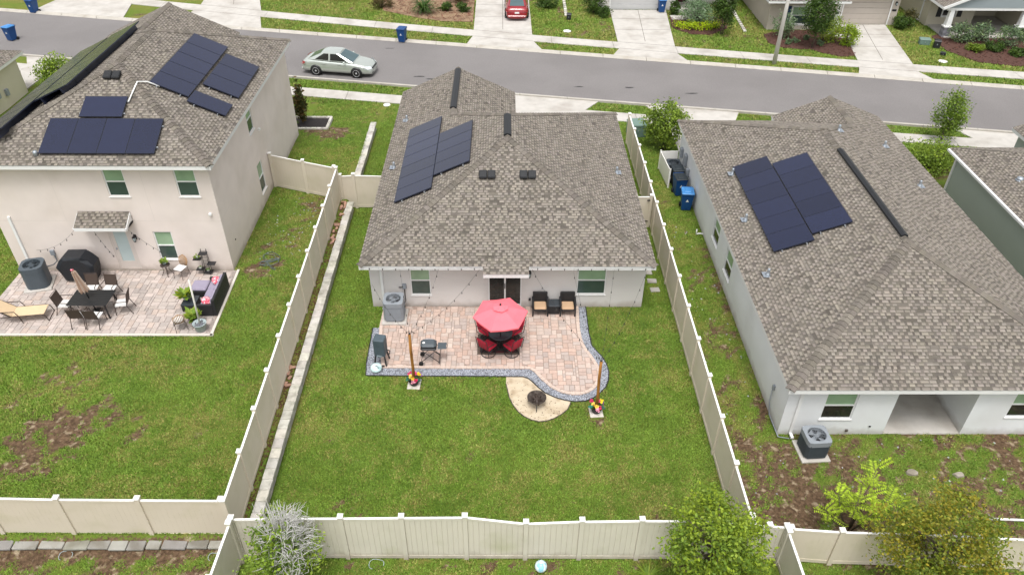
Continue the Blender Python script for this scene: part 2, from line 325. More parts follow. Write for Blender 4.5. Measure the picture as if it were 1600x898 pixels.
DRIVES = {   # concrete driveways with flared aprons
 'main': [(.65, 41), (.7, nw_n(.7)), (.68, nw_f(.7)), (.3, near_y(.3)-.42), (5.9, near_y(5.9)-.42), (5.0, nw_f(5)), (4.95, nw_n(5)), (5.0, 41)],
 'right': [(9.8, 37.4), (9.8, nw_n(9.8)), (9.4, nw_f(9.4)), (8.8, near_y(8.8)-.42), (14.4, near_y(14.4)-.42), (13.9, nw_f(13.9)), (13.85, nw_n(13.9)), (13.85, 37.4)],
 'far_right': [(27.6, 34), (27.3, nw_n(27.3)), (27.25, nw_f(27.3)), (26.7, near_y(26.7)-.42), (31.6, near_y(31.6)-.42), (31, nw_f(31)), (31, nw_n(31)), (31.2, 34)],
 'far_left': [(-33.2, 44), (-32.4, nw_n(-32)), (-32.6, nw_f(-32)), (-33.4, near_y(-33.4)-.42), (-29.6, near_y(-29.6)-.42), (-30.3, nw_f(-30.3)), (-30.5, nw_n(-30.5)), (-30.6, 46.6)],
 'a': [(-2.36, 67), (2.05, 67), (2.1, fw_f(2.1)), (2.15, fw_n(2.1)), (2.77, far_y(2.77)+.42), (-2.8, far_y(-2.8)+.42), (-2.36, fw_n(-2.3)), (-2.34, fw_f(-2.3))],
 'b': [(8.62, 63.25), (13.19, 63.25), (12.48, fw_f(12.4)), (12.36, fw_n(12.4)), (12.95, far_y(12.9)+.42), (7.7, far_y(7.7)+.42), (8.36, fw_n(8.3)), (8.4, fw_f(8.4))],
 'c': [(26.35, 59.95), (29.9, 59.95), (28.6, fw_f(28.5)), (28.35, fw_n(28.4)), (28.95, far_y(28.9)+.42), (24.1, far_y(24.1)+.42), (24.6, fw_n(24.6)), (24.96, fw_f(24.9))],
 'e': [(-25.3, 68), (-21.2, 68), (-19.6, fw_f(-19.6)), (-19.3, fw_n(-19.3)), (-18.5, far_y(-18.5)+.42), (-25.6, far_y(-25.6)+.42), (-25, fw_n(-25)), (-24.9, fw_f(-25))],
 'f': [(-38.5, 72), (-33, 72), (-31, fw_f(-31)), (-30.6, fw_n(-30.6)), (-29.9, far_y(-29.9)+.42), (-37.8, far_y(-37.8)+.42), (-37, fw_n(-37)), (-37.2, fw_f(-37))],
}
HOUSES = [rect(-5.42, 5.72, 24.75, 37.8), rect(-5.42, .4, 37.5, 40.5), rect(9.72, 19.6, 17.83, 37), rect(14.3, 19.6, 37, 38.2), rect(-20.7, -11.6, 26.6, 39.7), rect(-20.7, -14.4, 39, 40.7),
          rect(22.6, 34, 18, 34.2), rect(-42, -30.0, 34, 46)]
BEDS = {'bed_c': [(19.7, 57.7), (21.97, 58.6), (26.3, 58.6), (25.7, 55.4), (25.1, 53.3), (24.2, 53.1), (23.1, 53.75), (22.2, 54.6), (21.3, 54.6), (20.3, 54.9), (19.6, 55.8)],
        'bed_d': [(32.4, 57.4), (34, 58.4), (38, 58.4), (39.5, 55), (38, 52.3), (36, 51.4), (33.5, 52.2), (32.2, 54.4)],
        'bed_b': [(13.2, 61.6), (18, 61.6), (17.2, 58.9), (15.6, 57.5), (14.2, 57.6), (13.0, 59)],
        'bed_a': [(-10.2, 66), (-2.5, 66), (-2.45, 60.2), (-5, 60.3), (-7, 61.2), (-9.8, 62.8)]}
WALL_STRIP = [(-8.02, 13.1), (-7.28, 13.1), (-7.4, 32.5), (-8.15, 32.5)]

def ribbon_poly(f0, f1): return [(x, float(f0(x))) for x in XS]+[(x, float(f1(x))) for x in reversed(XS)]
ROAD = ribbon_poly(lambda x: near_y(x)-.5, lambda x: far_y(x)+.5)
EXC = [PATIO, GRAV, SANDP, LPATIO, ROAD, ribbon_poly(nw_n, nw_f), ribbon_poly(fw_n, fw_f), WALL_STRIP]+list(DRIVES.values())+HOUSES+list(BEDS.values())

def blob(x, y, cx, cy, r): return np.exp(-((x-cx)**2+(y-cy)**2)/(r*r))
def dirt_fn(x, y):
    x = np.asarray(x, float); y = np.asarray(y, float)
    z = np.full(x.shape, .10)
    ll = (x < -7.5) & (y > 13.4)
    pat = sum(a*blob(x, y, cx, cy, r) for cx, cy, r, a in ((-14.6, 17.2, 1.3, .42), (-15.6, 16.5, 1.2, .46), (-13.7, 18.3, 1.0, .36), (-12.3, 17.0, .8, .34), (-16.2, 18.6, 1.4, .3), (-10.0, 17.6, .6, .4), (-15.6, 20.3, 1.2, .35),
        (-9.2, 31.4, 1.3, .5), (-10.2, 28.6, 1.6, .4), (-10.6, 26.4, .9, .55), (-10.2, 40.5, 1.6, .75), (-12.6, 43, 1.2, .6)))
    z = np.where(ll, .14+pat, z)
    rl = (x > 7.05) & (y < 38)
    zr = .46+.20*(1-sstep(16, 19, y))+.12*sstep(8.2, 9.6, x)*(y > 17)
    zr = zr-.25*blob(x, y, 13.4, 15.6, 1.6)-.2*blob(x, y, 7.8, 33, 4)
    z = np.where(rl, zr, z)
    zs = np.where(x < -7.6, .62, .36)+.25*sstep(12.6, 12.95, y)
    z = np.where(y < np.where(x < -7.6, 13.4, 12.95), zs, z)
    main = (x > -7.4) & (x < 7.05) & (y > 12.95) & (y < 24)
    mp = sum(a*blob(x, y, cx, cy, r) for cx, cy, r, a in ((-4.9, 14.6, .8, .5), (-3.2, 14.2, .5, .35), (5.0, 13.9, .8, .45), (-1.0, 18.6, .5, .3), (-5.5, 17.6, .5, .35), (-1.2, 16.6, .4, .3), (3.4, 18.4, .5, .4), (-3.0, 19.7, .5, .35), (-5.6, 24.2, .5, .45), (0, 13.2, 3, .12)))
    z = np.where(main, .12+mp*1.3, z)
    far = y > 55
    z = np.where(far, .22+.2*vnoise(x, y, .15, 9), z)
    z = np.where((y > 41) & (y < 55), .22, z)
    n = fbm(x, y, 1.3, 3)*.55+vnoise(x, y, 5.5, 5)*.45
    return np.clip((z+(n-.5)*1.45-.40)*3.0, 0, 1)
def dry_fn(x, y):
    x = np.asarray(x, float); y = np.asarray(y, float)
    z = np.full(x.shape, .41)
    z = np.where((x < -7.5) & (y > 13.4) & (y < 38), .48, z)
    z = np.where((x > 7.05) & (y < 38), .40, z)
    z = np.where(y > 50, .56, z); z = np.where((y > 38) & (y <= 50), .30, z)
    z = np.where((x > -7.4) & (x < 7.05) & (y > 24.8) & (y < 42), .12, z)
    n = fbm(x, y, .7, 21)*.5+vnoise(x, y, 3.4, 25)*.3+vnoise(x, y, 9, 27)*.2
    return np.clip((z+(n-.5)*2.0-.32)*2.0, 0, 1)

# ------------------------------------------------------------------ ground sheet
def grid_axis(fine0, fine1, step, mid0, mid1, mstep, outer):
    a = list(np.arange(fine0, fine1+1e-6, step)); b = list(np.arange(mid0, fine0-1e-6, mstep)); c = list(np.arange(fine1+mstep, mid1+1e-6, mstep))
    return sorted(set([-o for o in outer]+b+a+c+list(outer)))
gx = np.array([-1500, -600, -250, -120]+list(np.arange(-70, -22, 1.0))+list(np.arange(-22, -7.8, .28))+[-7.74, -7.66, -7.6, -7.5]+list(np.arange(-7.3, 22, .28))+list(np.arange(22.2, 70, 1.0))+[120, 250, 600, 1500])
gy = np.array([-1200, -500, -200, -80, -30, -10, 0, 5, 8, 10]+list(np.arange(10.5, 47, .28))+list(np.arange(47.2, 80, .6))+[82, 90, 110, 160, 300, 700, 1800])
GX, GYY = np.meshgrid(gx, gy); GZ = gz(GX, GYY)
GZ = GZ+.02*(fbm(GX, GYY, .5, 31)-.5)*((GYY < 40) & (GYY > 5))
nx, ny = len(gx), len(gy)
vv = np.stack([GX, GYY, GZ], -1).reshape(-1, 3)
idx = np.arange(nx*ny).reshape(ny, nx)
ff = np.stack([idx[:-1, :-1], idx[:-1, 1:], idx[1:, 1:], idx[1:, :-1]], -1).reshape(-1, 4)
gm = bpy.data.meshes.new('ground'); gm.from_pydata(vv.tolist(), [], ff.tolist())
for nm, fn in (('dirt', dirt_fn), ('dry', dry_fn)):
    a = gm.attributes.new(nm, 'FLOAT', 'POINT'); a.data.foreach_set('value', fn(GX, GYY).ravel().astype('f'))
gm.polygons.foreach_set('use_smooth', [True]*len(gm.polygons))
def ground_mat():
    m = bpy.data.materials.new('ground_turf'); m.use_nodes = True; nt = m.node_tree; N = nt.nodes; L = nt.links
    p = N['Principled BSDF']; p.inputs['Roughness'].default_value = .95; p.inputs['Specular IOR Level'].default_value = .15
    geo = N.new('ShaderNodeNewGeometry')
    def noise(s, d=5):
        n = N.new('ShaderNodeTexNoise'); n.inputs['Scale'].default_value = s; n.inputs['Detail'].default_value = d; L.new(geo.outputs['Position'], n.inputs['Vector']); return n.outputs['Fac']
    def mixc(f, a, b):
        x = N.new('ShaderNodeMixRGB')
        if hasattr(f, 'links') or not isinstance(f, float): L.new(f, x.inputs[0])
        else: x.inputs[0].default_value = f
        for i, c in ((1, a), (2, b)):
            if isinstance(c, tuple): x.inputs[i].default_value = (*c, 1)
            else: L.new(c, x.inputs[i])
        return x.outputs[0]
    def rng(f, a, b, lo=0, hi=1):
        r = N.new('ShaderNodeMapRange'); r.inputs[1].default_value = a; r.inputs[2].default_value = b; r.inputs[3].default_value = lo; r.inputs[4].default_value = hi; L.new(f, r.inputs[0]); return r.outputs[0]
    def attr(n):
        a = N.new('ShaderNodeAttribute'); a.attribute_name = n; return a.outputs['Fac']
    green = mixc(rng(noise(22), .3, .7), S(78, 104, 34, .82), S(114, 140, 52, .82))
    green = mixc(rng(noise(1.3), .35, .7), green, S(112, 124, 52, .8))
    straw = mixc(rng(noise(30), .3, .7), S(132, 120, 62, .72), S(160, 144, 90, .72))
    gr = mixc(rng(attr('dry'), .1, 1.0, 0, .65), green, straw)
    soil = mixc(rng(noise(9, 8), .35, .65), S(86, 68, 52, .72), S(128, 104, 82, .72))
    soil = mixc(rng(noise(4, 8), .56, .68), soil, S(176, 158, 132, .74))
    dm = N.new('ShaderNodeMath'); dm.operation = 'ADD'; L.new(attr('dirt'), dm.inputs[0]); L.new(rng(noise(14, 6), .3, .7, -.4, .4), dm.inputs[1])
    fin = mixc(rng(dm.outputs[0], .35, .75), gr, soil)
    L.new(fin, p.inputs['Base Color'])
    b = N.new('ShaderNodeBump'); b.inputs['Strength'].default_value = .9; b.inputs['Distance'].default_value = .05; L.new(noise(35, 6), b.inputs['Height']); L.new(b.outputs[0], p.inputs['Normal'])
    return m
gm.materials.append(ground_mat())
ground = link('ground', gm); ground['kind'] = 'structure'

M['joint_dark'] = mat('joint_dark', S(140, 134, 126, .6), .95, .1, 4)
# ------------------------------------------------------------------ road, kerbs, pavements, driveways
def ribbon(name, f0, f1, z, mt, xs=XS, edge=.0):
    mb = MB(); v = []
    for x in xs: v += [(x, float(f0(x)), z), (x, float(f1(x)), z)]
    mb.add(v, [(2*i, 2*i+2, 2*i+3, 2*i+1) for i in range(len(xs)-1)])
    if edge:
        v = []
        for x in xs: v += [(x, float(f0(x)), z), (x, float(f0(x)), z-edge), (x, float(f1(x)), z), (x, float(f1(x)), z-edge)]
        mb.add(v, [(4*i+1, 4*i+5, 4*i+4, 4*i) for i in range(len(xs)-1)]+[(4*i+2, 4*i+6, 4*i+7, 4*i+3) for i in range(len(xs)-1)])
    return mb.build(name, mt, kind='structure')
ribbon('road', near_y, far_y, .012, M['asphalt'])
# kerbs: concrete lengths with open joints, each a sloped-face unit
def kerb(name, f, sgn):
    root = bpy.data.objects.new(name, None); col.objects.link(root); root['kind'] = 'structure'
    x = -44.0
    while x < 42:
        x1 = x+3.0; a, b = x+.015, x1-.015; mb = MB(); v = []
        for xx in (a, (a+b)/2, b):
            y = float(f(xx))
            v += [(xx, y, 0), (xx, y, .03), (xx, y+sgn*.16, .05), (xx, y+sgn*.27, .13), (xx, y+sgn*.42, .13), (xx, y+sgn*.42, 0)]
        fs = []
        for k in range(2):
            for j in range(5): fs.append((k*6+j, k*6+6+j, k*6+7+j, k*6+j+1) if sgn > 0 else (k*6+j, k*6+j+1, k*6+7+j, k*6+6+j))
        fs += [tuple(range(6)), tuple(range(17, 11, -1))]
        o = mb.add(v, fs).build('kerb_stone', M['kerb'], root); x = x1
    return root
kerb('near_kerb', near_y, -1); kerb('far_kerb', far_y, 1)
def walk(name, f0, f1, x0=-46, x1=44):
    root = bpy.data.objects.new(name, None); col.objects.link(root); root['kind'] = 'structure'
    x = x0
    while x < x1:
        a, b = x+.012, x+1.5*3-.012; ys = [float(f0(a)), float(f0(b)), float(f1(b)), float(f1(a))]
        MB().prism([(a, ys[0]), (b, ys[1]), (b, ys[2]), (a, ys[3])], -.05, .05).build('slab', M['concrete'], root); x += 4.5
    return root
walk('near_sidewalk', nw_n, nw_f); walk('far_sidewalk', fw_n, fw_f)
for k, P_ in DRIVES.items():
    # the drive is poured in bays; score lines are real gaps between bays. aprons and bays sit 6 mm above the walk
    root = bpy.data.objects.new('driveway', None); col.objects.link(root); root['kind'] = 'structure'
    ys = [p[1] for p in P_]; 
    MB().prism(P_, -.06, .056).build('slab', M['concrete'], root)
    if k in 'abce':
        y0 = max(P_[2][1], P_[7][1]); y1 = P_[0][1]
        for t in (.36, .7):
            yy = y0+(y1-y0)*t; xl = P_[7][0]+(P_[0][0]-P_[7][0])*t; xr = P_[2][0]+(P_[1][0]-P_[2][0])*t
            MB().box(xl+.02, xr-.02, yy-.02, yy+.02, .0561, .0585).build('joint', M['joint_dark'], root)
        for i, j in ((7, 2), (6, 3)): MB().bar((P_[i][0]+.02, P_[i][1], .057), (P_[j][0]-.02, P_[j][1], .057), .04, .003).build('joint', M['joint_dark'], root)
        MB().bar(((P_[7][0]+P_[2][0])/2, y0+.1, .057), ((P_[0][0]+P_[1][0])/2, y1-.05, .057), .04, .003).build('joint', M['joint_dark'], root)
# tar patches on the road
for (x, y, rx, ry) in ((-5.7, 49.2, .42, .12), (-4.9, 48.8, .3, .1), (8.2, 47.5, .35, .1), (4.9, 47.6, .3, .08), (12, 46.6, .5, .08), (-8.3, 54.4, .35, .06)):
    mb = MB(); n = 14; mb.add([(x+rx*(.6+.8*random.random())*math.cos(2*math.pi*i/n), y+ry*(.5+random.random())*math.sin(2*math.pi*i/n), .017) for i in range(n)], [tuple(range(n))])
    o = mb.build('road_stain', M['tar']); o['kind'] = 'structure'
for k, P_ in BEDS.items():
    mb = MB(); mb.prism(P_, -.02, .05); o = mb.build('planting_bed', M['dry_bed' if k == 'bed_a' else 'mulch'], kind='structure')
    xs = [p[0] for p in P_]; ys = [p[1] for p in P_]; mb = MB(); cnt = 0
    while cnt < 500:
        x = random.uniform(min(xs), max(xs)); y = random.uniform(min(ys), max(ys))
        if not pip(P_, [x], [y])[0]: continue
        cnt += 1; a = random.uniform(0, 6.28); l = random.uniform(.05, .14); g = random.uniform(.5, 1.4)*(2.2 if k == 'bed_a' else 1)
        mb.bar((x, y, .055), (x+l*math.cos(a), y+l*math.sin(a), random.uniform(.06, .11)), .05, .02, (g, g*random.uniform(.85, 1.05), g*.95))
    mb.build('bark_chips', M['chip'], o, kind='stuff')

# ------------------------------------------------------------------ grass blades (one uncountable mass)
def grass(name, regions, label, size):
    rs = np.random.RandomState(5); px, py = [], []
    for (x0, x1, y0, y1, dens) in regions:
        n = int((x1-x0)*(y1-y0)*dens); px.append(rs.uniform(x0, x1, n)); py.append(rs.uniform(y0, y1, n))
    x = np.concatenate(px); y = np.concatenate(py); keep = np.ones(len(x), bool)
    for P_ in EXC:
        xs = [p[0] for p in P_]; ys = [p[1] for p in P_]
        s = np.where((x > min(xs)) & (x < max(xs)) & (y > min(ys)) & (y < max(ys)))[0]
        if len(s): keep[s[pip(P_, x[s], y[s])]] = False
    d = dirt_fn(x, y); keep &= rs.uniform(0, 1, len(x)) > d*1.05-.03
    x, y, d = x[keep], y[keep], d[keep]; n = len(x); z = gz(x, y)
    dr = dry_fn(x, y)*.8+d*.25
    a = rs.uniform(0, 2*np.pi, n); b = a+rs.uniform(-.6, .6, n)
    h = rs.uniform(.025, .055, n)*size; ln = rs.uniform(.02, .06, n)*size; w = rs.uniform(.012, .024, n)*size
    big = 1+.7*(fbm(x, y, 2.2, 41)-.4)
    h = h*big
    V = np.zeros((n, 3, 3))
    V[:, 0] = np.stack([x+w*np.cos(a), y+w*np.sin(a), z-.005], -1); V[:, 1] = np.stack([x-w*np.cos(a), y-w*np.sin(a), z-.005], -1)
    V[:, 2] = np.stack([x-ln*np.sin(b), y+ln*np.cos(b), z+h], -1)
    me = bpy.data.meshes.new(name)
    me.vertices.add(n*3); me.vertices.foreach_set('co', V.reshape(-1).astype('f'))
    me.loops.add(n*3); me.loops.foreach_set('vertex_index', np.arange(n*3, dtype='i'))
    me.polygons.add(n); me.polygons.foreach_set('loop_start', np.arange(0, n*3, 3, dtype='i'))
    me.update(); me.validate()
    g1 = np.array(S(86, 118, 36, .85)); g2 = np.array(S(134, 162, 62, .88)); st = np.array(S(166, 156, 92, .85))
    big_ = np.clip((fbm(x, y, .45, 61)-.3)*1.9, 0, 1); mid_ = vnoise(x, y, 2.6, 63); t = (rs.uniform(0, 1, n)*.45+.3*big_+.25*mid_)[:, None]; c = g1*(1-t)+g2*t; c = c*(.78+.34*fbm(x, y, 1.4, 65))[:, None]
    k = (rs.uniform(0, 1, n) < np.clip(dr, 0, .8)*.75)[:, None]*rs.uniform(.35, .95, n)[:, None]
    c = c*(1-k)+st*k; c = c*rs.uniform(.7, 1.25, n)[:, None]
    at = me.attributes.new('tint', 'FLOAT_COLOR', 'FACE'); q = np.ones((n, 4), 'f'); q[:, :3] = c; at.data.foreach_set('color', q.ravel())
    me.materials.append(M['blade'])
    o = link(name, me, kind='stuff'); o['label'] = label; o['category'] = 'grass'
    return o
M['blade'] = mat('blade', (1, 1, 1), .6, .05, 3, tint='attr', spec=.25)
grass('grass', [(-7.3, 7.0, 12.9, 25, 1500), (-7.3, -5.4, 25, 46, 700), (5.7, 7.1, 25, 44, 600), (-20.5, -8.0, 13.5, 26.6, 1300), (-11.6, -8.1, 26.5, 36, 900), (-11.6, -7.6, 36, 47, 700), (-24, -20.6, 19, 30, 700),
                 (7.1, 18, 12.9, 18, 1000), (7.1, 9.8, 18, 45, 800), (-16, -7.9, 11.6, 13.4, 900), (-7.6, 7.9, 11.6, 13.0, 1100), (8, 17, 11.4, 12.9, 800)], 'mown green lawn grass around the houses nearest the camera', 1.0)
grass('grass', [(-16, -5, 45, 49.5, 300), (5, 9, 43, 46, 300), (14, 28, 36, 44, 250), (-22, 40, 47.5, 66, 220)], 'patchy verge and front garden grass along the street', 1.7)

# ------------------------------------------------------------------ roofs
CAMP = Vector((0, 0, 20))
def plane_basis(poly):
    P = [Vector(p) for p in poly]; n = Vector((0, 0, 0))
    for i in range(len(P)): n += (P[i]-P[0]).cross(P[(i+1) % len(P)]-P[0])
    n.normalize()
    if n.z < 0: n = -n
    u = Vector((0, 0, 1)).cross(n)
    u = u.normalized() if u.length > 1e-6 else Vector((1, 0, 0))
    return n, u, n.cross(u)
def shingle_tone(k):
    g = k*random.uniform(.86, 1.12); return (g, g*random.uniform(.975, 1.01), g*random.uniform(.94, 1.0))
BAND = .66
def shingle_face(mb, poly, e=.125, singles=None, keepout=None):
    """overlapping courses with raised tabs, laid on a roof plane"""
    n, u, v = plane_basis(poly); P = [Vector(p) for p in poly]; o = min(P, key=lambda p: p.z)
    uv = [((p-o).dot(u), (p-o).dot(v)) for p in P]; vmax = max(q[1] for q in uv)
    row = 0
    while row*e < vmax-.01:
        v0 = row*e; vm = v0+min(e, vmax-v0)*.5; v1 = min(v0+e, vmax)
        xs = []
        for i in range(len(uv)):
            (a, b), (c, d) = uv[i], uv[(i+1) % len(uv)]
            if (b > vm) != (d > vm): xs.append(a+(c-a)*(vm-b)/(d-b))
        xs.sort()
        W = lambda a, b, h: o+u*a+v*b+n*h
        for k in range(0, len(xs)-1, 2):
            a, b = xs[k], xs[k+1]; s = a-random.uniform(0, 2.0)
            while s < b:                       # lower layer of the laminate, in strips
                l = random.uniform(.25, .6); p, q = max(s, a), min(s+l, b); s += l
                if q-p < .01: continue
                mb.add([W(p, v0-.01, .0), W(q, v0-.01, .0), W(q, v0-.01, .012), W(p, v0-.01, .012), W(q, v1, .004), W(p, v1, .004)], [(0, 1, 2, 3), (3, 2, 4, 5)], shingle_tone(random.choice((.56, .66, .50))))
            pr = .25; k0 = math.floor(a/pr)-1; off = (row % 2)*pr*.5+(row//2 % 3)*.03+random.uniform(-.015, .015)
            for kk in range(k0, int(b/pr)+2):                       # raised tabs
                s = kk*pr+off+random.uniform(-.03, .03); l = random.uniform(.11, .18)+(.1 if random.random() < .1 else 0); p, q = max(s, a), min(s+l, b)
                if random.random() < .05: continue
                if q-p < .02: continue
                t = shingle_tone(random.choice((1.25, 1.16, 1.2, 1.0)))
                if singles is not None:
                    c = W((p+q)/2, v0, 0); singles.append(((c-CAMP).length, c, q-p, t, n, u, v)); continue
                mb.add([W(p, v0-.014, .008), W(q, v0-.014, .008), W(q, v0-.014, .018), W(p, v0-.014, .018), W(q, v0+e*.5, .014), W(p, v0+e*.5, .014)], [(0, 1, 2, 3), (3, 2, 4, 5), (0, 3, 5), (1, 4, 2)], t)
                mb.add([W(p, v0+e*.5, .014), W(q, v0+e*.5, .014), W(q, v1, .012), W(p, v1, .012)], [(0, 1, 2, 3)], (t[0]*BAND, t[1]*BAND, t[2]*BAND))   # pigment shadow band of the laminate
        row += 1
_tab = {}
def tab_mesh(wq, e=.125):
    if wq not in _tab:
        mb = MB(); w = wq/2
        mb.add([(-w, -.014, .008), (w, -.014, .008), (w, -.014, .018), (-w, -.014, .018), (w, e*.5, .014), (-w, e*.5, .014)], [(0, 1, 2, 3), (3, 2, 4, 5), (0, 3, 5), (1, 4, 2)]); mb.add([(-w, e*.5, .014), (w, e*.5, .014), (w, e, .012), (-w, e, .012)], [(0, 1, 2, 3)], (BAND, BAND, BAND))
        _tab[wq] = mb.mesh('shingle', M['shingle_one'])
    return _tab[wq]
def place_singles(sing, parent, mb, limit=300):
    sing.sort(key=lambda s: s[0])
    for i, (d, c, w, t, n, u, v) in enumerate(sing):
        if i < limit:
            ob = link('shingle', tab_mesh(round(max(.03, w), 2)), parent)
            m = Matrix.Identity(4)
            for k in range(3): m[k][0], m[k][1], m[k][2], m[k][3] = u[k], v[k], n[k], c[k]
            ob.matrix_local = m; ob.color = (*t, 1)
        else:
            w2 = w/2; W = lambda a, b, h: c+u*a+v*b+n*h
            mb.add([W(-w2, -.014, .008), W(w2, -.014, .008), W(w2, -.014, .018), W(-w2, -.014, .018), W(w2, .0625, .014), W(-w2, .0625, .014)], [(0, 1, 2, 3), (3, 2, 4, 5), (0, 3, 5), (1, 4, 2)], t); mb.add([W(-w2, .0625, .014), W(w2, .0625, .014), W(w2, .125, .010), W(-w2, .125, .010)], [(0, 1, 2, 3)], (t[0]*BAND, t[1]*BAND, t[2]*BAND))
def caps(a, b, n1, n2, parent, step=.2):
    """ridge or hip cap shingles from a (low) to b (high): one object each"""
    a, b = Vector(a), Vector(b); d = (b-a).normalized(); L = (b-a).length
    s1 = n1.cross(d); s2 = n2.cross(d)
    if s1.z > 0: s1 = -s1
    if s2.z > 0: s2 = -s2
    nn = (n1+n2).normalized(); w = .17; v = []
    for t, hc, hs in ((0, .078, .05), (step+.05, .048, .026)):
        for k in (0, 1):
            dz = 0 if k else -.03
            v += [s1*w+nn*(hs+dz)+d*t, nn*(hc+dz)+d*t, s2*w+nn*(hs+dz)+d*t]
    mb = MB(); mb.add(v, [(3, 4, 10, 9), (4, 5, 11, 10), (0, 1, 4, 3), (1, 2, 5, 4), (0, 3, 9), (2, 11, 5)])
    me = mb.mesh('ridge_cap', M['shingle_one'])
    k = 0
    while k*step < L-step*.4:
        o = link('ridge_cap', me, parent, a+d*(k*step)); t = shingle_tone(random.choice((.72, .8, .66, .86))); o.color = (*t, 1); k += 1
def hip_roof(parent, x0, x1, y0, y1, ze, pt, side, xw, yf, single=False, ext=None, trim='trim', capped=True):
    """hip roof over a body with one gabled wing to the front; side is 'L' or 'R'"""
    mir = (lambda x: x) if side == 'L' else (lambda x: x0+x1-x)
    hw = (x1-x0)/2; xr = (x0+x1)/2; zr = ze+pt*hw
    if side == 'R': xw = x0+x1-xw
    xg = (x0+xw)/2; zg = ze+pt*(xg-x0); Q = (xg, y1-(xg-x0), zg)
    A, B = (xr, y0+hw, zr), (xr, y1-hw, zr)
    faces = {'left': [(x0, y0, ze), A, B, Q, (xg, yf, zg), (x0, yf, ze)], 'back': [(x0, y0, ze), (x1, y0, ze), A], 'right': [(x1, y0, ze), (x1, y1, ze), B, A],
             'front': [(x1, y1, ze), (xw, y1, ze), Q, B], 'wing': [Q, (xw, y1, ze), (xw, yf, ze), (xg, yf, zg)]}
    mx = lambda p: (mir(p[0]), p[1], p[2])
    faces = {k: [mx(p) for p in f] for k, f in faces.items()}
    if ext: e0, e1, ye = ext; faces['ext'] = [(e0, ye, ze+pt*(ye-y0)), (e1, ye, ze+pt*(ye-y0)), (e1, y0, ze), (e0, y0, ze)]
    deck = MB(); sh = MB(); sing = [] if single else None
    for k, f in faces.items():
        n, u, v = plane_basis(f); g = [Vector(p)-n*.012 for p in f]
        if (g[1]-g[0]).cross(g[2]-g[0]).z < 0: g.reverse()
        deck.add(g, [tuple(range(len(g)))], (.62, .6, .58))
        shingle_face(sh, f, singles=sing if (single and k in ('back', 'left')) else None)
    roof = deck.build('roof', M['shingle'], parent)
    if single: place_singles(sing, roof, sh)
    sh.build('shingles', M['shingle'], roof, kind='stuff')
    N = {k: plane_basis(f)[0] for k, f in faces.items()}
    if capped:
        m3 = lambda p: Vector(mx(p))
        caps(m3((x0, y0, ze)), m3(A), N['left'], N['back'], roof); caps(m3((x1, y0, ze)), m3(A), N['right'], N['back'], roof)
        caps(m3((x1, y1, ze)), m3(B), N['right'], N['front'], roof); caps(m3(Q), m3(B), N['left'], N['front'], roof)
        caps(m3(A), m3(B), N['left'], N['right'], roof); caps(m3((xg, yf, zg)), m3(Q), N['left'], N['wing'], roof)
    # fascia boards, soffit and gable wall
    fb = MB(); h = .17; zc = ze-.105; i = .028
    def fas(a, b): fb.bar((a[0], a[1], a[2]-.105), (b[0], b[1], b[2]-.105), .045, h)
    bk = [((x0-.0, y0+i), (x1, y0+i))]
    if ext: bk = [((x0, y0+i), (ext[0], y0+i)), ((ext[1], y0+i), (x1, y0+i))]
    for a, b in bk: fas((*a, ze), (*b, ze))
    fas((mir(x0+i), y0+.06, ze), (mir(x0+i), yf-.06, ze)); fas((mir(x1-i), y0+.06, ze), (mir(x1-i), y1-.06, ze))
    fas((mir(xw-.02), y1-i, ze), (mir(x1), y1-i, ze)); fas((mir(xw-i), y1+.0, ze), (mir(xw-i), yf-.06, ze))
    fas((mir(x0), yf-i, ze), (mir(xg), yf-i, zg)); fas((mir(xg), yf-i, zg), (mir(xw), yf-i, ze))
    if ext:
        e0, e1, ye = ext; zq = ze+pt*(ye-y0); fas((e0, ye+i, zq), (e1, ye+i, zq)); 
    fb.build('fascia', M[trim], parent)
    so = MB(); zs = ze-.17
    L = [(x0+.05, y0+.05), (x1-.05, y0+.05), (x1-.05, y1-.05), (xw-.05, y1-.05), (xw-.05, yf-.05), (x0+.05, yf-.05)]
    L = [(mir(a), b) for a, b in L]
    if side == 'R': L.reverse()
    so.add([(a, b, zs) for a, b in L], [tuple(range(5, -1, -1))]); so.build('soffit', M[trim], parent)
    return roof, dict(A=mx(A), B=mx(B), Q=mx(Q), G=mx((xg, yf, zg)), zr=zr)
def ridge_vent(roof, a, b, w=.17):
    a, b = Vector(a), Vector(b); mb = MB(); d = (b-a).normalized(); x = d.cross(Vector((0, 0, 1))).normalized(); z = x.cross(d)
    v = []
    for p in (a, b): v += [p+x*w-z*.04, p+x*w*.9+z*.05, p+z*.10, p-x*w*.9+z*.05, p-x*w-z*.04]
    mb.add(v, [(0, 5, 6, 1), (1, 6, 7, 2), (2, 7, 8, 3), (3, 8, 9, 4), (0, 1, 2, 3, 4), (9, 8, 7, 6, 5)]); return mb.build('ridge_vent', M['vent_black'], roof)
def pipe_vent(roof, p):
    mb = MB(); mb.lathe([(.16, 0), (.07, .06), (.06, .2), (.055, .28), (.04, .3)], 10, p); mb.bar((p[0]-.2, p[1], p[2]+.02), (p[0]+.2, p[1], p[2]+.02), .34, .012); return mb.build('pipe_vent', M['galv'], roof)
def box_vent(roof, x, y, zf, n):
    """pair of low square roof vents side by side"""
    for k in (-1, 1):
        mb = MB(); c = Vector((x+k*.175, y, zf(x, y))); mb.T = Matrix.Translation(c) @ Vector((0, 0, 1)).rotation_difference(n).to_matrix().to_4x4()
        mb.cbox(-.165, .165, -.2, .2, .06, .17, .03); mb.box(-.13, .13, -.16, .16, -.03, .065); mb.box(-.15, .15, -.212, -.203, .08, .15, (.3, .3, .3))
        mb.build('roof_vent', M['vent_black'], roof)

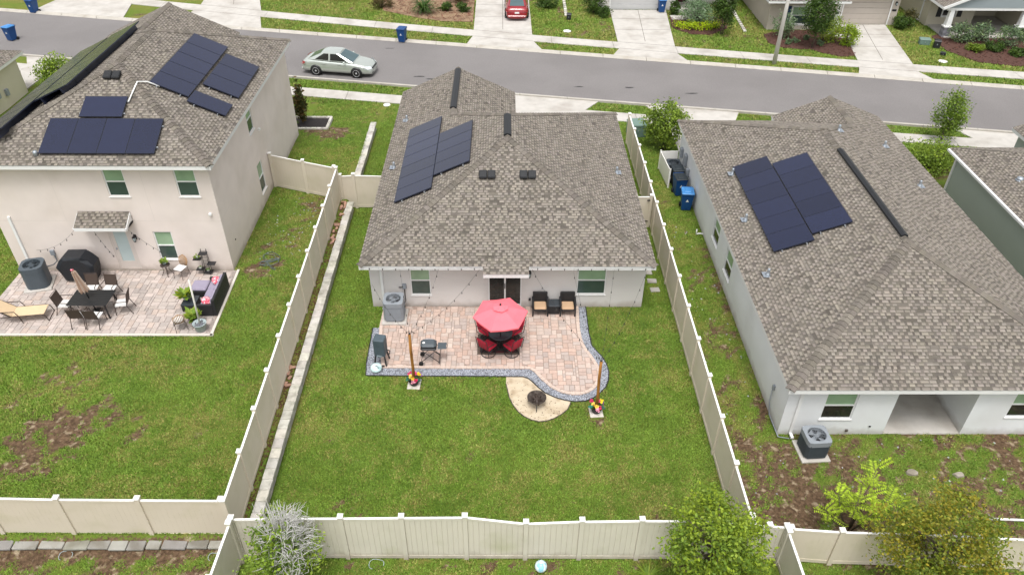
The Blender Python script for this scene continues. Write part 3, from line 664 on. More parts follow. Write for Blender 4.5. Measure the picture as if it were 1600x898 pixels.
# ------------------------------------------------------------------ walls with real openings
class Wall:
    """s runs along the wall, n points outwards (to the right of p0->p1)"""
    def __init__(w, p0, p1): w.p = Vector((*p0, 0)); d = Vector((*p1, 0))-w.p; w.L = d.length; w.d = d.normalized(); w.n = Vector((w.d.y, -w.d.x, 0))
    def pt(w, s, z, out=0.0): return w.p+w.d*s+w.n*out+Vector((0, 0, z))
    def M(w, s, z): 
        m = Matrix.Identity(4); c = w.pt(s, z)
        for k in range(3): m[k][0], m[k][1], m[k][2], m[k][3] = w.d[k], -w.n[k], (0, 0, 1)[k], c[k]
        return m
def add_wall(mb, w, z0, z1, ops=(), depth=.09):
    ss = sorted({0, w.L} | {o[0] for o in ops} | {o[1] for o in ops}); zs = sorted({z0, z1} | {o[2] for o in ops} | {o[3] for o in ops})
    for i in range(len(ss)-1):
        for j in range(len(zs)-1):
            sm, zm = (ss[i]+ss[i+1])/2, (zs[j]+zs[j+1])/2
            if any(o[0] < sm < o[1] and o[2] < zm < o[3] for o in ops): continue
            mb.add([w.pt(ss[i], zs[j]), w.pt(ss[i+1], zs[j]), w.pt(ss[i+1], zs[j+1]), w.pt(ss[i], zs[j+1])], [(0, 1, 2, 3)])
    for a, b, c, d in ops:
        q = [(a, c), (b, c), (b, d), (a, d)]
        for i in range(4):
            p, r = q[i], q[(i+1) % 4]; mb.add([w.pt(*p), w.pt(*r), w.pt(*r, -depth), w.pt(*p, -depth)], [(0, 1, 2, 3)])
def window(house, w, s0, s1, z0, z1, low='glass_low', up='glass_up', sill=True, trimw=0.0):
    mb = MB(); mb.T = w.M(s0, z0); W, H = s1-s0, z1-z0; f = .045
    mb.box(0, f, .035, .1, 0, H); mb.box(W-f, W, .035, .1, 0, H); mb.box(f, W-f, .035, .1, 0, f); mb.box(f, W-f, .035, .1, H-f, H); mb.box(f, W-f, .028, .1, H*.5-.022, H*.5+.022)
    if trimw:
        t = trimw; mb.box(-t, 0, -.03, .0, -t, H+t); mb.box(W, W+t, -.03, .0, -t, H+t); mb.box(0, W, -.03, 0, H, H+t); mb.box(0, W, -.03, 0, -t, 0)
    o = mb.build('window', M['trim'], house)
    for nm, a, b, mt, dp in (('pane', H*.5+.022, H-f, up, .062), ('pane', f, H*.5-.022, low, .048)):
        g = MB(); g.T = w.M(s0, z0); g.box(f, W-f, dp, dp+.012, a, b); g.build(nm, M[mt], o)
    if sill and not trimw:
        g = MB(); g.T = w.M(s0, z0); g.box(-.03, W+.03, -.035, .035, -.038, -.003); g.build('sill', M['trim'], o)
    return o
def downspout(house, w, s, z1, z0=.1):
    mb = MB(); mb.T = w.M(s, 0); mb.box(-.05, .05, -.075, -.003, z0, z1); mb.box(-.05, .05, -.3, -.08, z0, z0+.07); return mb.build('downspout', M['trim'], house)
def wall_box(house, w, s, z, ww, hh, dd, mt, name='utility_box'):
    mb = MB(); mb.T = w.M(s, z); mb.cbox(-ww/2, ww/2, -dd, -.002, -hh/2, hh/2, .012); return mb.build(name, M[mt], house)
def wall_lamp(house, w, s, z):
    mb = MB(); mb.T = w.M(s, z); mb.cbox(-.06, .06, -.03, -.002, -.12, .12, .01); mb.tube([(0, -.03, .06), (0, -.1, .12), (0, -.13, .08)], .012)
    mb.lathe([(.03, .1), (.08, .06), (.085, .05)], 8, (0, -.13, 0)); mb.lathe([(.05, -.16), (.055, -.14), (.03, -.18)], 8, (0, -.13, 0))
    for a in range(4): mb.bar((.05*math.cos(a*1.571+.78), -.13+.05*math.sin(a*1.571+.78), -.14), (.075*math.cos(a*1.571+.78), -.13+.075*math.sin(a*1.571+.78), .05), .01, .01)
    o = mb.build('wall_lamp', M['metal_dark'], house)
    g = MB(); g.T = w.M(s, z); g.lathe([(.04, -.14), (.065, .045)], 8, (0, -.13, 0)); g.build('lamp_glass', M['glass_frost'], o)
def gable_tri(mb, x0, x1, y, ze, zt): mb.add([(x0, y, ze), (x1, y, ze), ((x0+x1)/2, y, zt)], [(2, 1, 0)])
def solar(label, panels, zf, n, u, v, thick=.04, lift=.10, rail='solar_rail'):
    """panels: list of (x,y,du,dv) centre on plan and size along u (eave direction) and v (up the slope)"""
    root = thing('solar_array', label, 'solar panels', (panels[0][0], panels[0][1], zf(panels[0][0], panels[0][1])), 0, 'rooftop solar arrays'); base = root.location.copy()
    for (x, y, du, dv) in panels:
        c = Vector((x, y, zf(x, y)))+n*lift-base; m = Matrix.Identity(4)
        for k in range(3): m[k][0], m[k][1], m[k][2], m[k][3] = u[k], v[k], n[k], c[k]
        a, b = du/2-.004, dv/2-.004
        mb = MB(); mb.box(-a, a, -b, b, 0, thick); o = mb.build('solar_panel', M['solar_frame'], root); o.matrix_local = m
        g = MB(); g.box(-a+.018, a-.018, -b+.018, b-.018, thick, thick+.003); q = g.build('cell_sheet', M['solar'], o); k = random.uniform(.85, 1.2); q.color = (k, k, k*1.05, 1)
        r = MB()
        for s in (-.3, .3): r.box(-a-.05, a+.05, s*dv-.02, s*dv+.02, -lift, -.004)
        q = r.build('mounting_rail', M[rail], o)
    return root

# ------------------------------------------------------------------ the middle house
H1 = thing('house', 'single storey pale grey house in the middle with brown shingle roof and coral parasol patio', 'house', (0, 24.75, 0))
H1.location = (0, 0, 0)
PT1 = .45
roof1, K1 = hip_roof(H1, -5.66, 5.95, 24.1, 38.0, 2.55, PT1, 'L', .6, 40.75, ext=(-.81, .97, 23.78))
wb = MB(); zt = 2.40
wB = Wall((-5.42, 24.75), (5.72, 24.75)); sx = 5.42
opB = [(-3.8+sx, -2.98+sx, .62, 2.08), (-.64+sx, .72+sx, .06, 2.12), (2.97+sx, 4.15+sx, .66, 2.08)]
add_wall(wb, wB, -.1, zt, opB)
add_wall(wb, Wall((5.72, 24.75), (5.72, 37.7)), -.1, zt); add_wall(wb, Wall((5.72, 37.7), (.35, 37.7)), -.1, zt); add_wall(wb, Wall((.35, 37.7), (.35, 40.4)), -.1, zt)
add_wall(wb, Wall((.35, 40.4), (-5.42, 40.4)), -.1, zt); add_wall(wb, Wall((-5.42, 40.4), (-5.42, 24.75)), -.1, zt); gable_tri(wb, -5.5, .45, 40.4, 2.4, 3.85)
wb.build('wall', M['stucco_grey'], H1)
window(H1, wB, *opB[0]); window(H1, wB, *opB[2])
mb = MB(); mb.T = wB.M(opB[1][0], .06); W_, H_ = 1.36, 2.06
for a, b in ((0, .05), (W_-.05, W_), (W_/2-.035, W_/2+.035)): mb.box(a, b, .02, .1, 0, H_)
mb.box(.05, W_-.05, .02, .1, H_-.05, H_); mb.box(.05, W_-.05, .02, .1, 0, .06)
dr = mb.build('sliding_door', M['trim'], H1)
for a, b, dpt in ((.05, W_/2-.035, .05), (W_/2+.035, W_-.05, .065)):
    g = MB(); g.T = wB.M(opB[1][0], .06); g.box(a, b, dpt, dpt+.012, .06, H_-.05); g.build('pane', M['glass_dark'], dr)
g = MB(); g.T = wB.M(opB[1][0], .06); g.box(W_/2-.02, W_/2+.01, -.02, .018, .9, 1.15); g.build('handle', M['metal_dark'], dr)
g = MB(); g.T = wB.M(opB[1][0], 0); g.box(-.06, W_+.06, -.22, .1, .0, .055); g.build('threshold', M['concrete'], dr)
downspout(H1, wB, .48, 2.34); wall_box(H1, wB, -4.05+sx, 1.1, .16, .24, .09, 'ac_grey'); wall_box(H1, wB, 1.06+sx, .42, .09, .13, .06, 'metal_dark', 'outlet_cover')
wall_lamp(H1, wB, 1.02+sx, 1.78)
mb = MB(); mb.tube([(-4.28, 24.7, 1.05), (-4.1, 24.7, 1.05), (-4.05, 24.69, 1.0), (-4.05, 24.68, .7), (-4.03, 24.6, .45), (-4.1, 24.4, .35)], .02, 6); mb.build('conduit', M['metal_dark'], H1)
ridge_vent(roof1, (K1['A'][0], K1['A'][1]+.15, K1['zr']+.02), (K1['A'][0], K1['B'][1]-.1, K1['zr']+.02))
zg1 = K1['Q'][2]; ridge_vent(roof1, (K1['Q'][0], K1['Q'][1]+.6, zg1+.02), (K1['Q'][0], 40.45, zg1+.02))
zfB = lambda x, y: 2.55+PT1*(y-24.1); zfL = lambda x, y: 2.55+PT1*(x+5.66); zfR = lambda x, y: 2.55+PT1*(5.95-x)
nB = Vector((0, -PT1, 1)).normalized(); nL = Vector((-PT1, 0, 1)).normalized(); nR = Vector((PT1, 0, 1)).normalized()
box_vent(roof1, -.7, 28.05, zfB, nB); box_vent(roof1, .98, 28.05, zfB, nB)
for x, y in ((-5.0, 36.4), (-5.1, 31.5)): pipe_vent(roof1, (x, y, zfL(x, y)))
pipe_vent(roof1, (5.15, 30.9, zfR(5.15, 31)))
cs = 1/math.sqrt(1+PT1**2); vL = Vector((cs, 0, PT1*cs)); uL = Vector((0, -1, 0))
pn = [(-3.8, 28.35+i*.99, .99, 1.78) for i in range(7)]+[(-2.19, 29.38+i*.99, .99, 1.72) for i in range(4)]
solar('black solar panels in two columns on the middle house roof', pn, zfL, nL, uL, vL)

# ------------------------------------------------------------------ the right house
H2 = thing('house', 'white walled single storey house on the right with recessed back porch and grey shingle roof', 'house')
PT2 = .39
roof2, K2 = hip_roof(H2, 9.2, 20.0, 17.42, 37.3, 2.5, PT2, 'R', 14.3, 37.9, single=True)
wb = MB(); zt = 2.36; w2 = Wall((9.42, 17.78), (19.7, 17.78)); sx = 9.42
op = [(10.70-sx, 11.77-sx, .76, 2.02), (13.07-sx, 15.75-sx, .0, 2.34), (17.0-sx, 18.1-sx, .85, 2.02)]
add_wall(wb, w2, -.1, zt, op[:1]+[op[1]]+op[2:], .09)
w2L = Wall((9.42, 37.0), (9.42, 17.78)); opl = [(37-28.85, 37-27.85, .82, 1.98), (37-26.5, 37-25.5, .7, 1.86)]
add_wall(wb, w2L, -.1, zt, opl)
add_wall(wb, Wall((19.7, 17.78), (19.7, 37.6)), -.1, zt); add_wall(wb, Wall((19.7, 37.6), (14.5, 37.6)), -.1, zt); add_wall(wb, Wall((14.5, 37.6), (14.5, 37)), -.1, zt); add_wall(wb, Wall((14.5, 37), (9.42, 37)), -.1, zt)
gable_tri(wb, 14.4, 19.8, 37.6, 2.36, 3.6)
# recess of the back porch
add_wall(wb, Wall((13.07, 17.87), (13.07, 20.4)), 0, zt)
add_wall(wb, Wall((13.07, 20.4), (15.75, 20.4)), 0, zt); add_wall(wb, Wall((15.75, 20.4), (15.75, 17.87)), 0, zt)
wb.build('wall', M['stucco_white'], H2)
MB().box(13.0, 15.8, 17.79, 20.4, -.05, .03).build('porch_floor', M['concrete'], H2)
MB().box(13.0, 15.8, 17.9, 20.45, 2.30, 2.335).build('porch_ceiling', M['trim'], H2)
window(H2, w2, *op[0], low='glass_dark'); window(H2, w2, *op[2], low='glass_dark'); window(H2, w2L, *opl[0], low='glass_dark'); window(H2, w2L, *opl[1], low='glass_dark')
downspout(H2, w2, .42, 2.3); wall_box(H2, w2, 2.35, .22, .09, .1, .06, 'rust', 'pipe_stub'); wall_box(H2, w2, 3.1, .42, .06, .06, .05, 'metal_dark', 'hose_tap')
wall_box(H2, w2L, 37-18.9, 1.15, .12, .2, .08, 'ac_grey'); mb = MB(); mb.tube([(9.36, 18.9, 1.05), (9.36, 18.85, .5), (9.36, 18.6, .12), (9.4, 17.6, .08), (9.75, 17.5, .1)], .02, 6); mb.build('conduit', M['ac_grey'], H2)
for s, zz, a, b in ((37-36.2, 1.2, .3, .5), (37-35.2, 1.3, .35, .6), (37-34.4, 1.0, .25, .4)): wall_box(H2, w2L, s, zz, a, b, .16, 'ac_grey', 'meter_box')
z2R = lambda x, y: 2.5+PT2*(20.0-x); z2L = lambda x, y: 2.5+PT2*(x-9.2)
ridge_vent(roof2, (K2['A'][0], K2['A'][1]+.3, K2['zr']+.02), (K2['A'][0], 29.9, K2['zr']+.02), .14)
for x, y in ((10.4, 30.7), (10.0, 23.2), (10.1, 27.0)): pipe_vent(roof2, (x, y, z2L(x, y)))
for x, y in ((15.6, 32.6), (18.3, 29.3), (18.2, 33)): pipe_vent(roof2, (x, y, z2R(x, y)))
cs = 1/math.sqrt(1+PT2**2); v2 = Vector((cs, 0, PT2*cs)); n2 = Vector((-PT2, 0, 1)).normalized()
pn = [(11.24, 24.85+i*1.13, 1.13, 1.57) for i in range(6)]+[(12.71, 25.25+i*1.13, 1.13, 1.54) for i in range(5)]
solar('dark blue solar panels in two staggered columns on the right house roof', pn, z2L, n2, uL, v2)

# ------------------------------------------------------------------ the left two-storey house
H3 = thing('house', 'two storey pinkish beige stucco house on the left with solar panels and furnished patio', 'house')
PT3 = .45; ZE3 = 5.75
roof3, K3 = hip_roof(H3, -21.0, -11.3, 26.2, 39.9, ZE3, PT3, 'L', -14.2, 41.0)
wb = MB(); zt = ZE3-.14; w3 = Wall((-20.72, 26.6), (-11.6, 26.6)); sx = 20.72
op3 = [(-15.78+sx, -14.96+sx, 4.15, 5.48), (-12.99+sx, -12.16+sx, 4.15, 5.48), (-14.56+sx, -13.8+sx, 1.08, 2.47), (-16.42+sx, -15.5+sx, .62, 2.62)]
add_wall(wb, w3, .3, zt, op3)
w3R = Wall((-11.6, 26.6), (-11.6, 39.6)); op3r = [(5.35, 6.15, 4.2, 5.5), (5.35, 6.15, 1.1, 2.6)]
add_wall(wb, w3R, -.1, zt, op3r); add_wall(wb, Wall((-11.6, 39.6), (-14.4, 39.6)), -.1, zt); add_wall(wb, Wall((-14.4, 39.6), (-14.4, 40.7)), -.1, zt); add_wall(wb, Wall((-14.4, 40.7), (-20.72, 40.7)), -.1, zt); add_wall(wb, Wall((-20.72, 40.7), (-20.72, 26.6)), -.1, zt)
gable_tri(wb, -20.8, -14.3, 40.7, zt, 7.15)
wb.build('wall', M['stucco_pink'], H3)
for o_ in op3[:3]: window(H3, w3, *o_)
for o_ in op3r: window(H3, w3R, *o_)
a, b, c, d = op3[3]; mb = MB(); mb.T = w3.M(a, c); W_, H_ = b-a, d-c
mb.box(0, .07, .02, .1, 0, H_); mb.box(W_-.07, W_, .02, .1, 0, H_); mb.box(.07, W_-.07, .02, .1, H_-.06, H_); mb.box(.07, .2, .03, .08, .0, H_-.06); mb.box(W_-.2, W_-.07, .03, .08, 0, H_-.06); mb.box(.2, W_-.2, .03, .08, 0, .35); mb.box(.2, W_-.2, .03, .08, H_-.18, H_-.06)
dr = mb.build('door', M['door_paint'], H3); g = MB(); g.T = w3.M(a, c); g.box(.2, W_-.2, .045, .07, .35, H_-.18); g.build('pane', M['glass_frost'], dr)
g = MB(); g.T = w3.M(a, c); g.lathe([(.03, -.03), (.035, 0), (.02, .03)], 8, (.14, .0, 1.0)); g.build('handle', M['galv'], dr)
downspout(H3, w3, .55, 3.2, .6); wall_lamp(H3, w3, -15.33+sx, 2.22); wall_box(H3, w3, -19.0+sx, 1.45, .18, .25, .1, 'ac_grey'); wall_box(H3, w3R, .9, 1.5, .06, .06, .04, 'metal_dark', 'hose_tap'); wall_box(H3, w3, -11.95+sx, 3.35, .12, .1, .1, 'white_plastic', 'camera'); wall_box(H3, w3R, 6.6, 3.9, .1, .12, .1, 'white_plastic', 'camera')
mb = MB(); mb.tube([(-18.95, 26.53, 1.35), (-18.92, 26.5, 1.05), (-19.1, 26.45, .9), (-19.3, 26.2, .95)], .022, 6); mb.build('conduit', M['ac_slate'], H3)
# thin control joints in the stucco stand 2 mm proud as metal beads
mb = MB()
for s in (-17.9+sx, -14.3+sx): mb.add([w3.pt(s-.008, 3.0, .003), w3.pt(s+.008, 3.0, .003), w3.pt(s+.008, zt, .003), w3.pt(s-.008, zt, .003)], [(0, 1, 2, 3)])
mb.add([w3.pt(0, 2.99, .003), w3.pt(w3.L, 2.99, .003), w3.pt(w3.L, 3.005, .003), w3.pt(0, 3.005, .003)], [(0, 1, 2, 3)])
mb.add([w3R.pt(0, 2.99, .003), w3R.pt(w3R.L, 2.99, .003), w3R.pt(w3R.L, 3.005, .003), w3R.pt(0, 3.005, .003)], [(0, 1, 2, 3)])
mb.build('stucco_joint', M['door_paint'], H3)
# small shed roof over the patio door
pf = [(-17.28, 25.9, 3.1), (-15.2, 25.9, 3.1), (-15.2, 26.58, 3.46), (-17.28, 26.58, 3.46)]
dk = MB(); dk.add(pf, [(0, 1, 2, 3)], (.6, .6, .6)); dk.box(-17.28, -15.2, 25.95, 26.58, 2.95, 3.05)
dkr = dk.build('door_canopy', M['shingle'], H3); sh = MB(); shingle_face(sh, pf, e=.14); sh.build('shingles', M['shingle'], dkr, kind='stuff')
fb = MB(); fb.bar((-17.28, 25.89, 3.02), (-15.2, 25.89, 3.02), .04, .13); fb.bar((-15.19, 25.9, 3.0), (-15.19, 26.57, 3.36), .03, .15); fb.bar((-17.29, 25.9, 3.0), (-17.29, 26.57, 3.36), .03, .15)
fb.add([(-15.2, 25.92, 2.95), (-15.2, 26.58, 2.95), (-15.2, 26.58, 3.4), (-15.2, 25.92, 3.05)], [(0, 1, 2, 3)]); fb.build('fascia', M['trim'], dkr)
z3B = lambda x, y: ZE3+PT3*(y-26.2); z3R = lambda x, y: ZE3+PT3*(-11.3-x); z3L = lambda x, y: ZE3+PT3*(x+21.0)
n3R = Vector((PT3, 0, 1)).normalized(); cs = 1/math.sqrt(1+PT3**2); v3R = Vector((-cs, 0, PT3*cs)); uR = Vector((0, 1, 0)); vB = Vector((0, cs, PT3*cs)); uB = Vector((1, 0, 0))
box_vent(roof3, -16.1, 30.35, z3B, nB)
solar('row of four dark solar panels with one above on the left house back roof', [(-17.38+i*1.115, 27.43, 1.11, 1.74) for i in range(4)]+[(-16.0, 28.78, 1.7, 1.06)], z3B, nB, uB, vB)
solar('stepped dark solar panels on the street side slope of the left house', [(-14.0, 30.9+i*1.16, 1.15, 1.6) for i in range(5)]+[(-12.45, 32.4+i*1.2, 1.19, 1.58) for i in range(3)]+[(-12.5, 30.5, 1.1, 1.62)], z3R, n3R, uR, v3R)
solar('long solar array seen edge on along the far left roof slope', [(-19.9, 27.6+i*1.1, 1.09, 1.7) for i in range(9)]+[(-18.25, 30.0+i*1.1, 1.09, 1.7) for i in range(7)], z3L, nL, uL, vL, .05, .28, 'solar_frame')
mb = MB(); mb.tube([(-15.1, 29.0, z3B(0, 29)+.1), (-15.0, 30.0, z3B(0, 30)+.08), (-14.75, 30.3, z3R(-14.75, 0)+.12), (-14.3, 30.35, z3R(-14.3, 0)+.1)], .03, 8); mb.build('conduit', M['white_plastic'], roof3)
mb = MB(); mb.lathe([(.09, 0), (.09, .18), (.05, .22)], 8, (-18.05, 26.62, z3B(0, 26.62))); mb.build('pipe_vent', M['galv'], roof3)

# ------------------------------------------------------------------ neighbouring houses at the edges
H4 = thing('house', 'pale sage green house at the right edge behind the white walled house', 'house')
hip_roof(H4, 22.2, 33.4, 17.0, 34.3, 2.5, .39, 'R', 26.6, 36.6, capped=False)
wb = MB()
for p, q in (((22.55, 34.0), (22.55, 17.4)), ((22.55, 17.4), (33.1, 17.4)), ((33.1, 17.4), (33.1, 36.3)), ((33.1, 36.3), (26.9, 36.3)), ((26.9, 36.3), (26.9, 34)), ((26.9, 34), (22.55, 34))): add_wall(wb, Wall(p, q), -.1, 2.35)
wb.build('wall', M['stucco_sage'], H4)
downspout(H4, Wall((22.55, 34), (22.55, 17.4)), .12, 2.3); mb = MB(); mb.bar((22.12, 17.2, 2.45), (22.12, 34.2, 2.45), .11, .1); mb.build('gutter', M['trim'], H4)
mb = MB(); mb.ell((23.4, 30.3, 3.0), .16, .16, .1); mb.lathe([(.2, 0), (.18, .03)], 10, (23.4, 30.3, 2.92)); mb.build('roof_vent', M['galv'], H4)
H5 = thing('house', 'pale grey-green house at the far left edge beyond the solar roof', 'house')
hip_roof(H5, -41, -30.0, 30, 46.9, 2.5, .42, 'L', -36, 47.5, capped=False)
wb = MB(); w5 = Wall((-30.3, 30.3), (-30.3, 46.4))
for p, q in (((-30.3, 30.3), (-30.3, 46.4)), ((-30.3, 46.4), (-40.7, 46.4)), ((-40.7, 46.4), (-40.7, 30.3)), ((-40.7, 30.3), (-30.3, 30.3))): add_wall(wb, Wall(p, q), -.1, 2.35)
wb.build('wall', M['stucco_cream'], H5); wall_box(H5, w5, 13.0, 1.2, .4, .6, .2, 'ac_grey', 'meter_box'); wall_box(H5, w5, 14.0, .9, .25, .4, .16, 'ac_grey', 'meter_box')
# houses across the street
def garage_door(house, w, s0, s1, z1, mt, n=5):
    root = None
    for i in range(n):
        mb = MB(); mb.T = w.M(s0, 0); h = (z1-.02)/n; mb.cbox(0, s1-s0, .05, .1, .02+i*h, .02+(i+1)*h-.012, .015)
        if root is None: root = mb.build('garage_door', M[mt], house)
        else: mb.build('door_panel', M[mt], root)
    g = MB(); g.T = w.M(s0, 0); g.box(-.1, 0, -.03, .0, 0, z1+.1); g.box(s1-s0, s1-s0+.1, -.03, 0, 0, z1+.1); g.box(0, s1-s0, -.03, 0, z1, z1+.12); g.build('door_trim', M['trim'], house)
def shutter(house, w, s, z0, z1, ww, mt):
    mb = MB(); mb.T = w.M(s, z0); mb.box(0, ww, -.03, -.002, 0, z1-z0); n = int((z1-z0)/.09)
    for i in range(n): mb.box(.03, ww-.03, -.042, -.031, .03+i*.09, .085+i*.09)
    return mb.build('shutter', M[mt], house)
HB = thing('house', 'light house across the street with white garage door and yellow flowering bed', 'house')
hip_roof(HB, 7.3, 19.2, 62.8, 76, 2.7, .42, 'L', 13, 77, capped=False)
wb = MB(); wg = Wall((7.7, 63.35), (13.9, 63.35)); add_wall(wb, wg, -.1, 2.55, [(.95, 5.35, 0, 2.15)]); we = Wall((13.9, 65.0), (18.8, 65.0)); add_wall(wb, we, -.1, 2.55, [(.35, 1.3, .15, 2.2)])
for p, q in (((13.9, 63.35), (13.9, 65)), ((18.8, 65), (18.8, 75.5)), ((18.8, 75.5), (7.7, 75.5)), ((7.7, 75.5), (7.7, 63.35))): add_wall(wb, Wall(p, q), -.1, 2.55)
wb.build('wall', M['stucco_grey'], HB); garage_door(HB, wg, .95, 5.35, 2.15, 'garage_door_w')
mb = MB(); mb.T = we.M(.35, .15); mb.box(0, .95, .03, .08, 0, 2.05); d_ = mb.build('door', M['rug'], HB); mb = MB(); mb.T = we.M(.35, .15); mb.box(.2, .75, .015, .03, .3, 1.8); mb.build('pane', M['glass_dark'], d_)
MB().box(13.95, 16.4, 62.7, 64.98, -.05, .12).build('porch_step', M['concrete'], HB)
MB().prism([(13.3, 60.9), (16.2, 60.9), (16.2, 62.68), (14.6, 62.68), (14.6, 61.9), (13.3, 61.9)], -.05, .07).build('front_path', M['concrete'], HB)
HC = thing('house', 'beige house across the street with blue shutters and tan garage door', 'house')
hip_roof(HC, 25.0, 31.0, 59.4, 72, 2.75, .42, 'L', 28, 73, capped=False); hip_roof(HC, 19.7, 25.9, 57.9, 70, 2.45, .42, 'L', 22.8, 71, capped=False)
wb = MB(); wg = Wall((25.7, 60.0), (30.6, 60.0)); add_wall(wb, wg, -.1, 2.6, [(.6, 4.25, 0, 2.15)]); wf = Wall((20.2, 58.8), (25.3, 58.8)); opc = (1.75, 3.05, .45, 1.75); add_wall(wb, wf, -.1, 2.3, [opc])
for p, q in (((25.3, 58.8), (25.3, 60)), ((30.6, 60), (30.6, 71)), ((30.6, 71), (20.2, 71)), ((20.2, 71), (20.2, 58.8))): add_wall(wb, Wall(p, q), -.1, 2.3)
wb.build('wall', M['stucco_beige'], HC); garage_door(HC, wg, .6, 4.25, 2.15, 'garage_door'); window(HC, wf, *opc, trimw=.1); shutter(HC, wf, 1.2, .4, 1.8, .42, 'shutter_blue'); shutter(HC, wf, 3.18, .4, 1.8, .42, 'shutter_blue'); wall_lamp(HC, wg, 4.6, 1.7); wall_box(HC, wg, 4.6, 1.15, .35, .16, .03, 'metal_dark', 'number_plaque')
mb = MB(); mb.box(25.32, 25.75, 58.9, 59.9, 0, .9); mb.box(25.25, 25.8, 58.85, 59.95, .9, 1.05); mb.box(25.36, 25.7, 59, 59.8, 1.05, 2.3); mb.build('porch_pillar', M['trim'], HC)
MB().prism([(24.6, 57.4), (26.4, 56.2), (26.6, 56.9), (25.3, 58.0), (25.3, 58.78), (24.6, 58.78)], -.05, .07).build('front_path', M['concrete'], HC)
HD = thing('house', 'cream house in the top right corner with stone based porch pillars and grey gable', 'house')
hip_roof(HD, 32.4, 45, 59.6, 72, 2.5, .42, 'L', 38, 73, capped=False)
for f_ in ([(32.5, 57.1, 2.3), (38.8, 57.1, 4.95), (38.8, 63, 4.95), (32.5, 63, 2.3)], [(45.1, 63, 2.3), (38.8, 63, 4.95), (38.8, 57.1, 4.95), (45.1, 57.1, 2.3)]):
    dk = MB(); dk.add(list(reversed(f_)), [(0, 1, 2, 3)], (.6, .6, .6)); r_ = dk.build('porch_roof', M['shingle'], HD); sh = MB(); shingle_face(sh, f_); sh.build('shingles', M['shingle'], r_, kind='stuff')
mb = MB(); mb.bar((32.45, 57.08, 2.2), (38.8, 57.08, 4.87), .05, .2); mb.bar((45.15, 57.08, 2.2), (38.8, 57.08, 4.87), .05, .2); mb.bar((32.5, 57.1, 2.2), (32.5, 62.9, 2.2), .05, .17); mb.build('rake_board', M['trim'], HD)
wb = MB(); wd = Wall((33.0, 59.9), (36.6, 59.9)); opd = (1.1, 2.1, .75, 1.75); add_wall(wb, wd, -.1, 2.4, [opd])
for p, q in (((36.6, 59.9), (36.6, 62)), ((36.6, 62), (39.6, 62)), ((39.6, 62), (39.6, 58.6)), ((39.6, 58.6), (44.6, 58.6)), ((44.6, 58.6), (44.6, 71.6)), ((44.6, 71.6), (33.0, 71.6)), ((33.0, 71.6), (33.0, 59.9))): add_wall(wb, Wall(p, q), -.1, 2.4)
wb.build('wall', M['stucco_cream'], HD); window(HD, wd, *opd, up='glass_dark', low='glass_dark', trimw=.08); shutter(HD, wd, .62, .7, 1.8, .36, 'metal_dark'); shutter(HD, wd, 2.24, .7, 1.8, .36, 'metal_dark')
wl = Wall((33.0, 66), (33.0, 59.9)); downspout(HD, wl, 5.0, 2.3)
MB().box(33.2, 39.5, 57.0, 61.95, -.05, .12).build('porch_floor', M['concrete'], HD)
for xx in (33.35, 38.9):
    mb = MB(); mb.add([(xx-.2, 57.25, .85), (xx+.2, 57.25, .85), (xx+.2, 57.65, .85), (xx-.2, 57.65, .85), (xx-.15, 57.3, 2.0), (xx+.15, 57.3, 2.0), (xx+.15, 57.6, 2.0), (xx-.15, 57.6, 2.0)], [(0, 1, 5, 4), (1, 2, 6, 5), (2, 3, 7, 6), (3, 0, 4, 7)]); mb.box(xx-.3, xx+.3, 57.15, 57.75, .77, .85)
    pil = mb.build('porch_pillar', M['trim'], HD)
    for r_ in range(4):
        for c_ in range(2):
            o = MB().cbox(xx-.27+c_*.27+.004, xx-.27+(c_+1)*.27-.004, 57.16+random.uniform(0, .02), 57.74, r_*.19, r_*.19+.184, .02).build('stone', M['stone_veneer'], pil); k = random.uniform(.6, 1.15); o.color = (k, k, k*1.03, 1)
mb = MB(); mb.box(32.9, 44.6, 57.3, 57.6, 2.0, 2.2); mb.build('porch_beam', M['trim'], HD)
mb = MB(); mb.add([(32.95, 57.28, 2.2), (44.65, 57.28, 2.2), (38.8, 57.28, 4.7)], [(0, 1, 2)]); mb.build('gable', M['siding'], HD)

